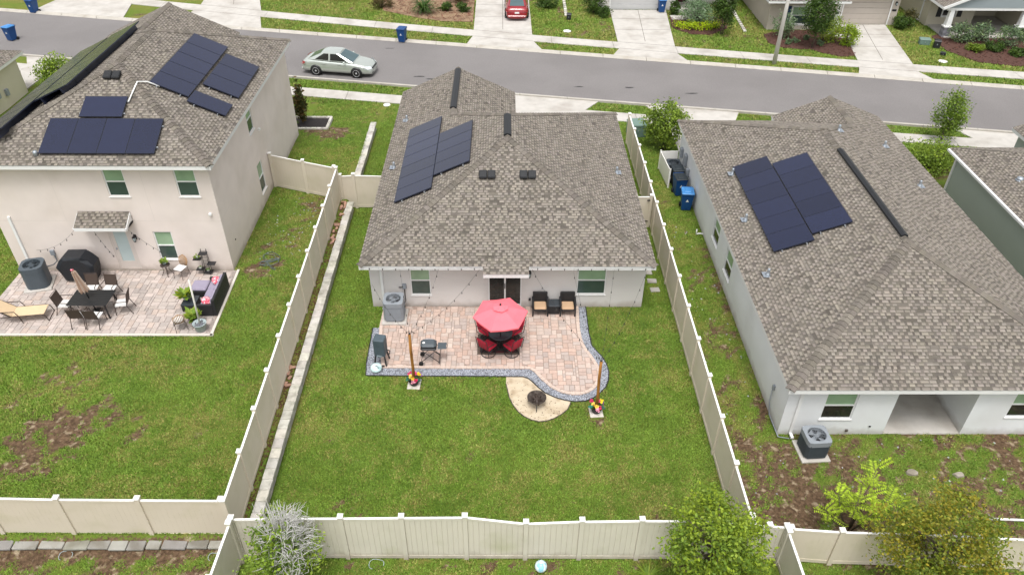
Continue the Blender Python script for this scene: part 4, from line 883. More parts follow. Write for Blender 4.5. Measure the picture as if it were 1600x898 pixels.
# ------------------------------------------------------------------ vinyl privacy fences
def fence(label, posts, tops, mt='vinyl', boards='joined', base=None):
    root = thing('fence', label, 'fence', (posts[0][0], posts[0][1], 0), 0, 'vinyl privacy fences'); bx, by = posts[0][0], posts[0][1]
    P_ = [(x-bx, y-by) for x, y in posts]; zb = base if base else [G0(x, y) for x, y in posts]
    for (x, y), t, b in zip(P_, tops, zb):
        o = MB().box(x-.065, x+.065, y-.065, y+.065, b-.1, t).build('post', M[mt], root)
        mb = MB(); c = .082; mb.box(x-c, x+c, y-c, y+c, t, t+.035); mb.add([(x-c, y-c, t+.035), (x+c, y-c, t+.035), (x+c, y+c, t+.035), (x-c, y+c, t+.035), (x, y, t+.08)], [(0, 1, 4), (1, 2, 4), (2, 3, 4), (3, 0, 4)]); mb.build('post_cap', M['vinyl_cap'], o)
    for i in range(len(P_)-1):
        a, b = Vector((*P_[i], 0)), Vector((*P_[i+1], 0)); d = (b-a).normalized(); L = (b-a).length-.13; a = a+d*.065; n = Vector((-d.y, d.x, 0))
        if L < .05: continue
        t0, t1, b0, b1 = tops[i]-.09, tops[i+1]-.09, zb[i], zb[i+1]
        pt = lambda s, z, o: a+d*s+n*o+Vector((0, 0, z))
        zt = lambda s: t0+(t1-t0)*s/L; zl = lambda s: b0+(b1-b0)*s/L
        def slab(mb, s0, s1, f0, f1, w):
            mb.add([pt(s0, f0(s0), -w), pt(s1, f0(s1), -w), pt(s1, f0(s1), w), pt(s0, f0(s0), w), pt(s0, f1(s0), -w), pt(s1, f1(s1), -w), pt(s1, f1(s1), w), pt(s0, f1(s0), w)], [(3, 2, 1, 0), (4, 5, 6, 7), (0, 1, 5, 4), (1, 2, 6, 5), (2, 3, 7, 6), (3, 0, 4, 7)])
        core = MB(); slab(core, 0, L, lambda s: zl(s)+.17, lambda s: zt(s)-.09, .005); panel = core.build('panel', M[mt], root)
        rail = MB(); slab(rail, 0, L, lambda s: zl(s)+.04, lambda s: zl(s)+.18, .028); rail.build('bottom_rail', M[mt], panel)
        rail = MB(); slab(rail, 0, L, lambda s: zt(s)-.10, lambda s: zt(s)-.012, .028); rail.build('upper_rail', M[mt], panel)
        cap = MB(); slab(cap, 0, L, lambda s: zt(s)-.0118, lambda s: zt(s), .034); cap.build('top_rail', M['vinyl_cap'], panel)
        nb = max(3, round(L/.155)); w = L/nb; jb = MB()
        for k in range(nb):
            mb = MB() if boards == 'single' else jb
            gp = .003 if boards == 'single' else .0008; s0, s1 = k*w+gp, (k+1)*w-gp; f0 = lambda s: zl(s)+.17; f1 = lambda s: zt(s)-.09
            c = .009 if boards == 'single' else .003; e_ = .010 if boards == 'single' else .0172; v = []
            for f in (f0, f1):
                v += [pt(s0, f(s0), -e_), pt(s0+c, f(s0+c), -.018), pt(s1-c, f(s1-c), -.018), pt(s1, f(s1), -e_), pt(s1, f(s1), e_), pt(s1-c, f(s1-c), .018), pt(s0+c, f(s0+c), .018), pt(s0, f(s0), e_)]
            mb.add(v, [(j, (j+1) % 8, 8+(j+1) % 8, 8+j) for j in range(8)])
            if boards == 'single': mb.build('board', M[mt], panel)
        if boards != 'single': jb.build('boards', M[mt], panel, kind='stuff')
    return root
def lerp_pts(a, b, n): return [(a[0]+(b[0]-a[0])*i/n, a[1]+(b[1]-a[1])*i/n) for i in range(n+1)]
bp = [(-7.6, 13.04), (-6.05, 13.03), (-4.55, 13.02), (-2.85, 13.01), (-1.08, 13.0), (.63, 12.99), (2.2, 12.98), (3.88, 12.97), (5.5, 12.97), (7.02, 12.96), (7.5, 12.96), (8.0, 12.95)]
fence('long grey-white board fence across the bottom of the middle yard', bp, [1.93, 1.97, 1.99, 2.02, 2.05, 1.78, 1.88, 1.92, 1.9, 1.72, 1.68, 1.64], 'vinyl_grey', 'single')
fence('tan fence running along the left side of the middle yard above the block wall', lerp_pts((-8.03, 32.45), (-7.83, 13.35), 11), [2.3]*12)
fence('tan fence running along the right side of the middle yard', lerp_pts((7.0, 39.6), (7.03, 13.15), 14), [1.82]*15)
fence('beige fence behind the left lawn at the bottom left', [(-19.0, 13.62), (-16.8, 13.6), (-14.7, 13.58), (-12.62, 13.57), (-10.35, 13.56), (-8.0, 13.55)], [2.2, 2.2, 2.18, 2.12, 2.1, 2.08], base=[.3]*6)
fence('short tan fence between the left house and the side fence', [(-11.5, 33.75), (-9.75, 33.1), (-8.14, 32.5)], [2.36, 2.34, 2.34])
fence('narrow tan gate fence beside the left of the middle house', [(-7.92, 32.55), (-7.28, 32.55), (-5.55, 32.55)], [1.86, 1.9, 1.86], base=[0, 0, 0])
g_ = fence('tan gate with black hinges on the right of the middle house', [(5.85, 30.9), (6.9, 30.9)], [1.74, 1.74], base=[0, 0])
for z in (.35, 1.5):
    MB().box(.86, 1.0, -.085, -.066, z-.03, z+.03).build('hinge', M['metal_dark'], g_)
fence('beige fence behind the right hand yard at the bottom right', [(8.12, 12.93), (9.52, 12.8), (11.5, 12.74), (13.3, 12.68), (15.1, 12.6), (17.0, 12.5)], [1.6, 1.62, 1.6, 1.56, 1.5, 1.46])
fence('pale fence heading towards the viewer at the lower right', [(8.02, 12.8), (8.03, 11.2), (8.04, 9.6)], [1.62, 1.62, 1.62], 'vinyl_grey')
fence('pale fence heading towards the viewer at the lower left', [(-7.62, 12.88), (-7.66, 11.2), (-7.7, 9.6)], [1.93, 1.93, 1.93], 'vinyl_grey')
fence('white fence end between the two houses across the street', [(18.9, 66.5), (20.15, 66.5)], [1.8, 1.8])

# ------------------------------------------------------------------ block walls and stone edgings
blk = {}
def block_mesh(l, w, h, mt, nm='block'):
    k = (l, w, h, mt, nm)
    if k not in blk: blk[k] = MB().cbox(-l/2, l/2, -w/2, w/2, 0, h, .016).mesh(nm, M[mt])
    return blk[k]
def put(me, nm, parent, loc, rz, tone=(.82, 1.15), tilt=0):
    o = link(nm, me, parent, loc); o.rotation_euler = (random.uniform(-tilt, tilt), random.uniform(-tilt, tilt), rz+random.uniform(-.02, .02)); k = random.uniform(*tone); o.color = (k, k*random.uniform(.97, 1.02), k*random.uniform(.94, 1.02), 1); return o
def block_wall(label, p0, p1, courses, l=.42, w=.22, h=.14, z0=0, capw=.34):
    root = thing('retaining_wall', label, 'wall', (p0[0], p0[1], z0)); d = Vector((p1[0]-p0[0], p1[1]-p0[1], 0)); L = d.length; d.normalize(); rz = math.atan2(d.y, d.x); n = Vector((-d.y, d.x, 0))
    for c in range(courses):
        s = (c % 2)*l/2+l/2
        while s < L: put(block_mesh(l-.008, w, h-.006, 'block'), 'block', root, d*s+n*random.uniform(-.008, .008)+Vector((0, 0, c*h)), rz); s += l
    s = l/2
    while s < L: put(block_mesh(l-.01, capw, .09, 'block'), 'cap_block', root, d*s+n*random.uniform(-.012, .012)+Vector((0, 0, courses*h)), rz, (.95, 1.25)); s += l
    return root
block_wall('grey block retaining wall between the left fence and the middle lawn', (-7.52, 32.3), (-7.44, 13.3), 3)
block_wall('pale block retaining wall between the two front gardens', (-7.6, 41.2), (-7.6, 33.0), 3, z0=0)
bw = thing('garden_border', 'row of grey blocks along the outer side of the right fence', 'border', (7.22, 13.2, 0))
for i in range(26): put(block_mesh(.3, .18, .12, 'block'), 'block', bw, (0+random.uniform(-.01, .01), .1+i*.31, 0), math.pi/2)
sl = thing('stone_edging', 'row of grey flagstones below the bottom left fence', 'edging', (-15.6, 13.27, .25))
x = 0
while x < 7.2:
    w = random.uniform(.4, .75)
    if not 2.1 < x < 2.25: put(block_mesh(round(w, 1), .36, .08, 'slab', 'slab'), 'slab', sl, (x+w/2, random.uniform(-.03, .03), .05), random.uniform(-.03, .03), (.8, 1.2), .03)
    x += w+.03
br = thing('brick_strip', 'loose reddish bricks laid between left fence and block wall', 'bricks', (-7.8, 20, .5))
for i in range(36):
    y = random.choice((random.uniform(-.9, .6), random.uniform(8.5, 12.2), random.uniform(8.5, 12.2)))
    put(block_mesh(.2, .1, .06, 'brick_red', 'brick'), 'brick', br, (random.uniform(-.1, .1), y, .02), random.choice((0, 1.57, .3, 1.3)), (.8, 1.2), .06)
mb = MB(); 
for i in range(1500):
    y = random.uniform(13.5, 32.3); x = -7.83+random.uniform(-.12, .16); g = random.uniform(.5, 1.3); s = random.uniform(.015, .04)
    mb.add([(x-s, y-s, .5), (x+s, y-s*.5, .5), (x, y+s, .5), (x, y, .5+s)], [(0, 1, 3), (1, 2, 3), (2, 0, 3)], (g*1.1, g, g*.85))
o = mb.build('leaf_litter', M['chip'], kind='stuff'); o['label'] = 'dry soil and leaf litter along the foot of the left fence'; o['category'] = 'litter'
pl = thing('planter', 'rectangular white block planter with dark mulch in the left front garden', 'planter', (-12.0, 41.3, G0(-12, 41.3)))
for s in (-1, 1):
    for i in range(7): put(block_mesh(.3, .16, .2, 'block'), 'block', pl, (-.2+i*.31, s*.75, 0), 0, (1.0, 1.3))
for i in range(5): put(block_mesh(.3, .16, .2, 'block'), 'block', pl, (1.78, -.62+i*.31, 0), math.pi/2, (1.0, 1.3))
MB().box(-.4, 1.68, -.66, .66, 0, .12).build('soil', M['mulch_black'], pl)
# stepping stones across the street and by the right fence
for pts, lab in (([(18.75, 64.6), (18.45, 58.4)], 'line of white edging stones between two gardens across the street'), ([(5.0, 66), (4.95, 61.9)], 'short line of pale edging stones beside the red car drive')):
    e = thing('stone_edging', lab, 'edging', (*pts[1], 0)); L = pts[0][1]-pts[1][1]; n = int(L/.5)
    for i in range(n): put(block_mesh(.34, .24, .1, 'block'), 'stone', e, ((pts[0][0]-pts[1][0])*i/n, i*.5, 0), 1.5, (1.0, 1.35))
ss = thing('stepping_stones', 'pale stepping stones between the middle house and right fence', 'stones', (6.4, 25.9, 0))
for i in range(5): put(block_mesh(.4, .3, .05, 'slab', 'slab'), 'slab', ss, (random.uniform(-.08, .08), i*.62, .0), random.uniform(-.1, .1), (1.1, 1.4))

# ------------------------------------------------------------------ paved patios
pmesh = {}
def paver_geo(w, h): 
    b = .006; a, c = w/2-.004, h/2-.004
    return [(-a, -c, -.03), (a, -c, -.03), (a, c, -.03), (-a, c, -.03), (-a+b, -c+b, .0), (a-b, -c+b, .0), (a-b, c-b, .0), (-a+b, c-b, .0)], [(4, 5, 6, 7), (0, 1, 5, 4), (1, 2, 6, 5), (2, 3, 7, 6), (3, 0, 4, 7)]
def paver_mesh(w, h):
    k = (round(w, 3), round(h, 3))
    if k not in pmesh: v, f = paver_geo(w, h); pmesh[k] = MB().add(v, f).mesh('paver', M['paver'])
    return pmesh[k]
def pave(name, poly, z, u, tones, limit=300, holes=()):
    root = MB().prism(poly, z-.12, z-.028).build(name, M['sand_joint'], kind='structure')
    xs = [p[0] for p in poly]; ys = [p[1] for p in poly]; x0, y0 = min(xs), min(ys); nx_, ny_ = int((max(xs)-x0)/u)+1, int((max(ys)-y0)/u)+1
    occ = np.zeros((nx_+4, ny_+4), bool); out = []
    for j in range(ny_):
        for i in range(nx_):
            if occ[i, j]: continue
            opts = [(3, 2), (3, 2), (2, 2), (2, 3), (2, 1), (1, 2), (1, 1)]; random.shuffle(opts); opts.sort(key=lambda o: -o[0]*o[1]*random.uniform(.5, 1)) 
            for a, b in opts:
                if not occ[i:i+a, j:j+b].any():
                    occ[i:i+a, j:j+b] = True; w, h = a*u, b*u; cx, cy = x0+(i+a/2)*u, y0+(j+b/2)*u
                    c4 = [(cx-w/2+.01, cy-h/2+.01), (cx+w/2-.01, cy-h/2+.01), (cx+w/2-.01, cy+h/2-.01), (cx-w/2+.01, cy+h/2-.01)]
                    ins = lambda c: pip(poly, [q[0] for q in c], [q[1] for q in c]).all()
                    if ins(c4): out.append((cx, cy, w, h))
                    else:                      # cut pavers along the curve
                        for ii in range(2*a):
                            for jj in range(2*b):
                                qx, qy, e = x0+(i+(ii+.5)/2)*u, y0+(j+(jj+.5)/2)*u, u/4-.005
                                if ins([(qx-e, qy-e), (qx+e, qy-e), (qx+e, qy+e), (qx-e, qy+e)]): out.append((qx, qy, u/2, u/2))
                    break
    out.sort(key=lambda o: (o[0]**2+o[1]**2)*(100 if o[2] < u*.9 else 1)); rest = MB()
    for k, (cx, cy, w, h) in enumerate(out):
        t = random.choice(tones); g = random.uniform(.9, 1.08); t = (t[0]*g, t[1]*g, t[2]*g); zz = z+random.uniform(-.0025, .0025)
        if k < limit: o = link('paver', paver_mesh(w, h), root, (cx, cy, zz)); o.color = (*t, 1)
        else:
            v, f = paver_geo(w, h); rest.add([(p[0]+cx, p[1]+cy, p[2]+zz) for p in v], f, t)
    if rest.f: rest.build('pavers', M['paver_j'], root, kind='stuff')
    return root
T1 = [(1.03, 1.03, 1.04), (1.08, 1.04, 1.03), (1.0, .94, .92), (1.05, .97, .94), (.93, .95, .97), (1.06, .95, .9), (1.12, 1.12, 1.12), (.97, .91, .89), (.9, .92, .95)]
T2 = [(.95, 1.01, 1.06), (.86, .92, .97), (1.0, 1.05, 1.1), (.97, .99, 1.01), (.8, .86, .91), (1.03, 1.08, 1.13), (.93, .98, 1.01), (.98, .98, .98)]
patio = pave('patio', PATIO, .055, .1, T1)
# soldier-course border following the curved edge (lies 6 mm above the field, which runs under its inner edge)
def border(root, outer, width, z, n0, n1, step=.2, tone=(1.08, 1.2)):
    pts = [Vector((*p, 0)) for p in outer[n0:n1]]; seg = [(pts[i], pts[i+1]) for i in range(len(pts)-1)]; L = [(b-a).length for a, b in seg]; tot = sum(L)
    def at(s):
        for (a, b), l in zip(seg, L):
            if s <= l: return a+(b-a)*(s/l), (b-a).normalized()
            s -= l
        return seg[-1][1], (seg[-1][1]-seg[-1][0]).normalized()
    n = int(tot/step)
    for i in range(n):
        p, d = at((i)*tot/n); q, e = at((i+1)*tot/n-.008); np_, nq = Vector((-d.y, d.x, 0)), Vector((-e.y, e.x, 0)); zz = Vector((0, 0, z)); b = .008
        v = [p, q, q+nq*width, p+np_*width]; c = sum(v, Vector())/4
        mb = MB(); mb.add([x-Vector((0, 0, .06)) for x in v]+[x+(c-x)*.05 for x in v], [(4, 5, 6, 7), (0, 1, 5, 4), (1, 2, 6, 5), (2, 3, 7, 6), (3, 0, 4, 7)])
        o = mb.build('border_paver', M['paver'], root, zz); k = random.uniform(*tone); o.color = (k, k*.98, k*.96, 1)
border(patio, PATIO, .13, .064, 0, 20)
border(patio, [PATIO[-3], PATIO[-2], PATIO[-1], PATIO[0]], .13, .064, 0, 4)
lp = pave('patio', LPATIO, .55, .115, T2)
mb = MB(); mb.box(-20.6, -11.2, 22.30, 22.395, .42, .56); mb.bar((-11.28, 22.3, .505), (-11.4, 26.6, .505), .1, .11); mb.build('kerb_edge', M['edging'], lp)
# gravel ring
gv = MB().prism(GRAV, -.05, .012).build('gravel_border', M['gravel_bed'], kind='stuff'); gv['label'] = 'blue-grey gravel border curving round the middle patio'; gv['category'] = 'gravel'
mb = MB(); cnt = 0
xs = np.random.uniform(-5.3, 4.0, 60000); ys = np.random.uniform(19.2, 24.7, 60000); k_ = pip(GRAV, xs, ys)
for x, y in list(zip(xs[k_], ys[k_]))[:9000]:
    s = random.uniform(.018, .036); h = random.uniform(.015, .035); a = random.uniform(0, 6.28); g = random.choice((.6, .8, 1.0, 1.15, 1.3)); r = [(x+s*random.uniform(.7, 1.2)*math.cos(a+t), y+s*random.uniform(.7, 1.2)*math.sin(a+t)) for t in (0, 1.57, 3.14, 4.71)]
    mb.add([(*p, .008) for p in r]+[(x+(p[0]-x)*.6, y+(p[1]-y)*.6, .012+h) for p in r], [(4, 5, 6, 7), (0, 1, 5, 4), (1, 2, 6, 5), (2, 3, 7, 6), (3, 0, 4, 7)], (g, g*1.0, g*1.02))
mb.build('pebbles', M['gravel'], gv, kind='stuff')
mb = MB(); mb.tube([(x, y, .03) for x, y in GRAV_O], .022, 6); mb.tube([(-5.14, 20.64, .03), (-5.22, 21.3, .03), (-5.25, 23.36, .03)], .022, 6); mb.build('edging_strip', M['black_edge'], gv)
sp_ = MB().prism(SANDP, -.05, .018).build('sand_pad', M['sandpad'], kind='structure')
mb = MB()
for i in range(260):
    x, y = random.uniform(.1, 2.4), random.uniform(18.3, 20.5)
    if pip(SANDP, [x], [y])[0] and random.random() < .25+.75*(y < 19.3):
        s = random.uniform(.008, .028); g = random.uniform(.25, .9); a = random.uniform(0, 6); mb.add([(x+s*math.cos(a), y+s*math.sin(a), .019), (x+s*math.cos(a+2.1), y+s*math.sin(a+2.1), .019), (x+s*math.cos(a+4.2), y+s*math.sin(a+4.2), .019), (x, y, .019+s*.8)], [(0, 1, 3), (1, 2, 3), (2, 0, 3)], (g, g, g))
mb.build('debris', M['chip'], sp_, kind='stuff')
mb = MB(); mb.tube([(x, y, .02) for x, y in SANDP[1:14]], .02, 6); mb.build('edging_strip', M['rust'], sp_)

# ------------------------------------------------------------------ air conditioners
def ac_unit(label, loc, rz, w, h, body, top, rounded=.08, fins=True):
    t = thing('air_conditioner', label, 'air conditioner', loc, rz)
    a = w/2; MB().cbox(-a-.1, a+.1, -a-.1, a+.1, -.06, .06, .015).build('pad', M['concrete'], t)
    b = MB()
    if fins: b.cbox(-a, a, -a, a, .06, h-.17, rounded)
    else:
        n = 32; v = []
        for z in (.06, .1, h-.19):
            for k in range(n): q = 2*math.pi*k/n; v.append((*[x*min(a/max(abs(math.cos(q)), abs(math.sin(q))), a*1.17) for x in (math.cos(q), math.sin(q))], z))
        b.add(v, [(j*n+k, j*n+(k+1) % n, (j+1)*n+(k+1) % n, (j+1)*n+k) for j in range(2) for k in range(n)], smooth=True)
    o = b.build('body', M[body], t)
    if fins:
        f = MB()
        n = int((h-.25)/.05)
        for i in range(n):
            z = .12+i*.05
            for s in (-1, 1):
                f.box(-a+.08, a-.08, s*a-.006, s*a+.006, z, z+.022); f.box(s*a-.006, s*a+.006, -a+.08, a-.08, z, z+.022)
        f.build('louvres', M[body], o)
    # top frame with a round opening, fan and guard
    tp = MB(); n = 32; r = a*.78; v = []
    for k in range(n):
        q = 2*math.pi*k/n; c, s_ = math.cos(q), math.sin(q); m_ = (a+.01)/max(abs(c), abs(s_)); m_ = min(m_, (a+.01)*(1.3 if fins else 1.17))
        v += [(c*m_, s_*m_, h-.2), (c*m_, s_*m_, h), (c*r, s_*r, h), (c*r, s_*r, h-.14)]
    tp.add(v, [(4*k+j, 4*((k+1) % n)+j, 4*((k+1) % n)+j+1, 4*k+j+1) for k in range(n) for j in range(3)]); tp.build('top_cover', M[top], t)
    MB().lathe([(r*.99, h-.15), (.01, h-.15)], 24).build('well', M['car_dark'], t)
    fn = MB(); fn.lathe([(.09, h-.14), (.09, h-.06), (.05, h-.04)], 12)
    for k in range(4):
        q = k*1.571+.3; c, s_ = math.cos(q), math.sin(q); c2, s2 = math.cos(q+.75), math.sin(q+.75)
        fn.add([(c*.07, s_*.07, h-.09), (c*r*.9, s_*r*.9, h-.08), (c2*r*.9, s2*r*.9, h-.13), (c2*.07, s2*.07, h-.12)], [(0, 1, 2, 3)])
    fn.build('fan', M[top], t)
    gd = MB()
    for q in (.35, .55, .75, .95): gd.tube([(r*q*math.cos(2*math.pi*k/20), r*q*math.sin(2*math.pi*k/20), h-.012) for k in range(21)], .005, 4, caps=False)
    for k in range(6): q = k*math.pi/6; gd.tube([(r*math.cos(q), r*math.sin(q), h-.008), (-r*math.cos(q), -r*math.sin(q), h-.008)], .005, 4)
    gd.build('fan_guard', M[top], t); return t
ac_unit('light grey air conditioner on the middle patio corner below the window', (-4.42, 23.98, .073), 0, .78, .98, 'ac_grey', 'ac_grey')
ac_unit('dark air conditioner with pale top beside the right house back wall', (10.36, 17.02, 0), .06, .78, .86, 'ac_dark', 'ac_grey')
ac_unit('dark slate air conditioner with rounded corners on the left patio', (-19.32, 25.5, .56), .25, .86, 1.05, 'ac_slate', 'ac_slate', .2, False)

# ------------------------------------------------------------------ middle patio
rug = thing('rug', 'dark red patterned rug under the patio dining set', 'rug', (-.21, 22.35, .062))
MB().box(-.82, .82, -.59, .59, 0, .008).build('field', M['rug'], rug)
mb = MB()
for a, b, c, d in ((-.82, .82, -.59, -.5), (-.82, .82, .5, .59), (-.82, -.72, -.5, .5), (.72, .82, -.5, .5)): mb.box(a, b, c, d, .0081, .011)
mb.build('border', M['rug_edge'], rug)
tb = thing('dining_table', 'round dark glass patio table under the coral parasol', 'table', (-.13, 22.22, .073))
MB().lathe([(.02, .69), (.44, .69), (.47, .70), (.47, .715), (.44, .725), (.02, .725)], 28).build('table_top', M['slate_glass'], tb)
mb = MB(); mb.lathe([(.06, 0), (.05, .1), (.045, .68)], 12)
for k in range(4): q = k*1.571+.78; mb.tube([(.04*math.cos(q), .04*math.sin(q), .35), (.2*math.cos(q), .2*math.sin(q), .12), (.38*math.cos(q), .38*math.sin(q), .02)], .018, 6)
mb.build('pedestal', M['metal_dark'], tb)
um = thing('parasol', 'coral red hexagonal patio parasol standing open over the round table', 'parasol', (-.13, 21.96, .073))
mb = MB(); nseg = 6; rings = [(.03, 2.2), (.26, 2.14), (.65, 2.0), (.98, 1.84)]; v = []; sub = 4
for r, z in rings:
    for k in range(nseg*sub):
        q = 2*math.pi*k/(nseg*sub)+R(10); ph = (k % sub)/sub; edge = math.cos(math.pi/nseg)/math.cos((ph-.5)*2*math.pi/nseg); sag = -.035*(r/.98)*(1-abs(ph-.5)*2)*(1 if r > .1 else 0)
        v.append((r*edge/math.cos(math.pi/nseg)*math.cos(math.pi/nseg)*math.cos(q)*1.06, r*edge*math.sin(q)*1.06, z+sag))
n = nseg*sub; fs = [(i*n+k, i*n+(k+1) % n, (i+1)*n+(k+1) % n, (i+1)*n+k) for i in range(len(rings)-1) for k in range(n)]; fs.append(tuple(range(n)))
mb.add(v, fs); 
w_ = [(p[0], p[1], p[2]-.06-(0 if 1 else 0)) for p in v[-n:]]; mb.add(v[-n:]+w_, [(k, (k+1) % n, n+(k+1) % n, n+k) for k in range(n)])
mb.build('canopy', M['coral'], um)
mb = MB(); r6 = [(.0, .26), (.28, .22)]; v = [(0, 0, 2.27)]+[(.30*math.cos(2*math.pi*k/12+R(10)), .30*math.sin(2*math.pi*k/12+R(10)), 2.19-.025*(k % 2)) for k in range(12)]; mb.add(v, [(0, 1+k, 1+(k+1) % 12) for k in range(12)]); mb.build('vent_cap', M['coral'], um)
mb = MB(); mb.tube([(0, 0, .1), (0, 0, 2.26)], .022, 8); mb.lathe([(.035, 2.26), (.045, 2.3), (.02, 2.34)], 10); mb.build('pole', M['metal_dark'], um)
mb = MB()
for k in range(6): q = 2*math.pi*k/6+R(10); mb.tube([(.03*math.cos(q), .03*math.sin(q), 2.12), (1.0*math.cos(q), 1.0*math.sin(q), 1.83)], .008, 4)
mb.build('ribs', M['metal_dark'], um)
def swivel_chair():
    t = thing('patio_chair', 'x', 'chair', (0, 0, 0), 0, 'red cushioned swivel chairs at the round table')
    MB().cbox(-.25, .25, -.25, .25, .38, .47, .035).build('seat_cushion', M['red_fabric'], t)
    mb = MB(); mb.T = Matrix.Translation((0, .23, .46)) @ Matrix.Rotation(-.28, 4, 'X'); mb.cbox(-.24, .24, -.03, .05, 0, .5, .03); mb.build('back_cushion', M['red_fabric'], t)
    mb = MB()
    for s in (-1, 1):
        mb.tube([(s*.27, .28, .36), (s*.27, .40, .98)], .013, 6); mb.tube([(s*.27, .3, .66), (s*.29, .05, .66), (s*.29, -.22, .62), (s*.27, -.24, .36)], .015, 6); mb.tube([(s*.27, .28, .36), (s*.27, -.25, .36)], .013, 6)
    mb.tube([(-.27, .40, .98), (0, .42, 1.02), (.27, .40, .98)], .013, 6)
    for k in range(5): x = -.2+k*.1; mb.tube([(x, .3, .45), (x, .40, .98)], .007, 4)
    mb.build('frame', M['metal_dark'], t)
    mb = MB(); mb.tube([(.27*math.cos(k*math.pi/12), .27*math.sin(k*math.pi/12), .03) for k in range(25)], .016, 6, caps=False)
    for k in range(4): q = k*1.571+.78; mb.tube([(.27*math.cos(q), .27*math.sin(q), .03), (.06*math.cos(q), .06*math.sin(q), .22), (.0, .0, .3)], .013, 5)
    mb.tube([(0, 0, .22), (0, 0, .38)], .03, 8); mb.build('swivel_base', M['metal_dark'], t); return t
sc = swivel_chair(); sc.location = (-.6, 21.8, .073); sc.rotation_euler.z = R(140); sc['label'] = 'red cushioned swivel chair at the front left of the round table'
dup(sc, (.3, 21.8, .073), R(-140), 'red cushioned swivel chair at the front right of the round table')
dup(sc, (-.66, 22.66, .073), R(48), 'red cushioned swivel chair at the back left half under the parasol')
dup(sc, (.38, 22.66, .073), R(-50), 'red cushioned swivel chair at the back right half under the parasol')
def wicker_chair():
    t = thing('armchair', 'x', 'armchair', (0, 0, 0), 0, 'black wicker armchairs against the middle house wall')
    mb = MB(); mb.cbox(-.3, .3, .2, .28, .3, .86, .02); mb.build('backrest', M['wicker_black'], t)
    mb = MB(); mb.cbox(-.26, .26, -.3, .2, .26, .33, .015); mb.build('seat', M['wicker_black'], t)
    for s in (-1, 1): mb = MB(); mb.cbox(s*.3-.04, s*.3+.04, -.32, .26, .56, .61, .012); mb.cbox(s*.3-.03, s*.3+.03, -.28, .2, .28, .33, .01); mb.build('armrest', M['wicker_black'], t)
    for s in (-1, 1):
        for y in (-.29, .24): MB().cbox(s*.3-.03, s*.3+.03, y-.03, y+.03, 0, .57, .008).build('leg', M['wicker_black'], t)
    MB().cbox(-.25, .25, -.3, .19, .33, .42, .035).build('seat_cushion', M['cushion_tan'], t); return t
wc = wicker_chair(); wc.location = (1.48, 24.36, .058); wc['label'] = 'black wicker armchair with tan cushion nearest the sliding door'
dup(wc, (2.6, 24.36, .058), 0, 'black wicker armchair with tan cushion right of the black side table')
st = thing('side_table', 'small black wicker side table between the two armchairs', 'table', (2.04, 24.38, .058))
MB().cbox(-.24, .24, -.24, .24, .42, .47, .01).build('table_top', M['slate_glass'], st); mb = MB(); mb.cbox(-.22, .22, -.22, .22, .05, .42, .015); mb.build('base', M['wicker_black'], st)
# portable grill on folding legs
gr = thing('grill', 'portable grey and black gas grill on folding X legs with side shelf', 'grill', (-2.82, 21.42, .058))
mb = MB(); mb.cbox(-.3, .3, -.22, .22, .66, .78, .05); mb.build('firebox', M['metal_dark'], gr); mb = MB(); mb.cbox(-.3, .3, -.22, .22, .785, .96, .09); mb.build('lid', M['grill_grey'], gr)
MB().lathe([(.055, .96), (.055, .968), (.01, .972)], 14, (-.17, -.06, 0)).build('gauge', M['white_plastic'], gr); mb = MB(); mb.tube([(-.12, .22, .84), (-.12, .28, .86), (.12, .28, .86), (.12, .22, .84)], .012, 6); mb.build('lid_handle', M['galv'], gr)
mb = MB(); mb.cbox(.34, .66, -.18, .18, .74, .77, .012); mb.tube([(.66, -.16, .75), (.70, 0, .75), (.66, .16, .75)], .012, 6); mb.build('side_shelf', M['grill_grey'], gr)
mb = MB()
for y in (-.2, .2): mb.tube([(-.3, y, .1), (.26, y, .66)], .014, 6); mb.tube([(-.22, y, .66), (.36, y, .12), (.38, y, .02)], .014, 6); mb.tube([(.26, y, .66), (.44, y, .5), (.38, y, .12)], .012, 6)
mb.tube([(.38, -.2, .03), (.38, .2, .03)], .014, 6); mb.tube([(-.3, -.26, .09), (-.3, .26, .09)], .012, 6); mb.build('legs', M['metal_dark'], gr)
for y in (-.27, .27): mb = MB(); mb.T = Matrix.Translation((-.3, y, .09)) @ Matrix.Rotation(math.pi/2, 4, 'X'); mb.lathe([(.04, -.035), (.088, -.03), (.088, .03), (.04, .035)], 16); mb.build('wheel', M['rubber'], gr)
# covered smoker
sm = thing('smoker', 'tall box smoker under a slate grey cover at the patio left edge', 'smoker', (-4.62, 21.36, .058), R(-8))
mb = MB(); mb.cbox(-.21, .21, -.2, .2, .42, 1.22, .03); mb.build('cover', M['cover_grey'], sm); mb = MB(); mb.box(-.1, .1, -.225, -.2, .44, .5); mb.build('drip_tray', M['galv'], sm)
for x in (-.17, .17):
    for y in (-.16, .16): mb = MB(); mb.bar((x, y, .45), (x*1.3, y*1.4, 0), .05, .05); mb.build('leg', M['metal_dark'], sm)
mb = MB(); mb.tube([(.2, .1, .55), (.32, .1, .5), (.33, -.05, .48)], .02, 6); mb.build('side_handle', M['metal_dark'], sm)
dc = thing('plastic_disc', 'pale round plastic disc leaning by the covered smoker', 'disc', (-4.78, 20.9, .058)); mb = MB(); mb.T = Matrix.Translation((0, 0, .12)) @ Matrix.Rotation(.3, 4, 'X'); mb.lathe([(.02, -.04), (.2, -.04), (.22, 0), (.2, .04), (.1, .06), (.02, .05)], 20); mb.build('drum', M['disc'], dc)
mb = MB(); mb.tube([(-.02, .02, .2), (.06, .0, .19), (.1, -.08, .15)], .012, 5); mb.build('handle', M['metal_dark'], dc)
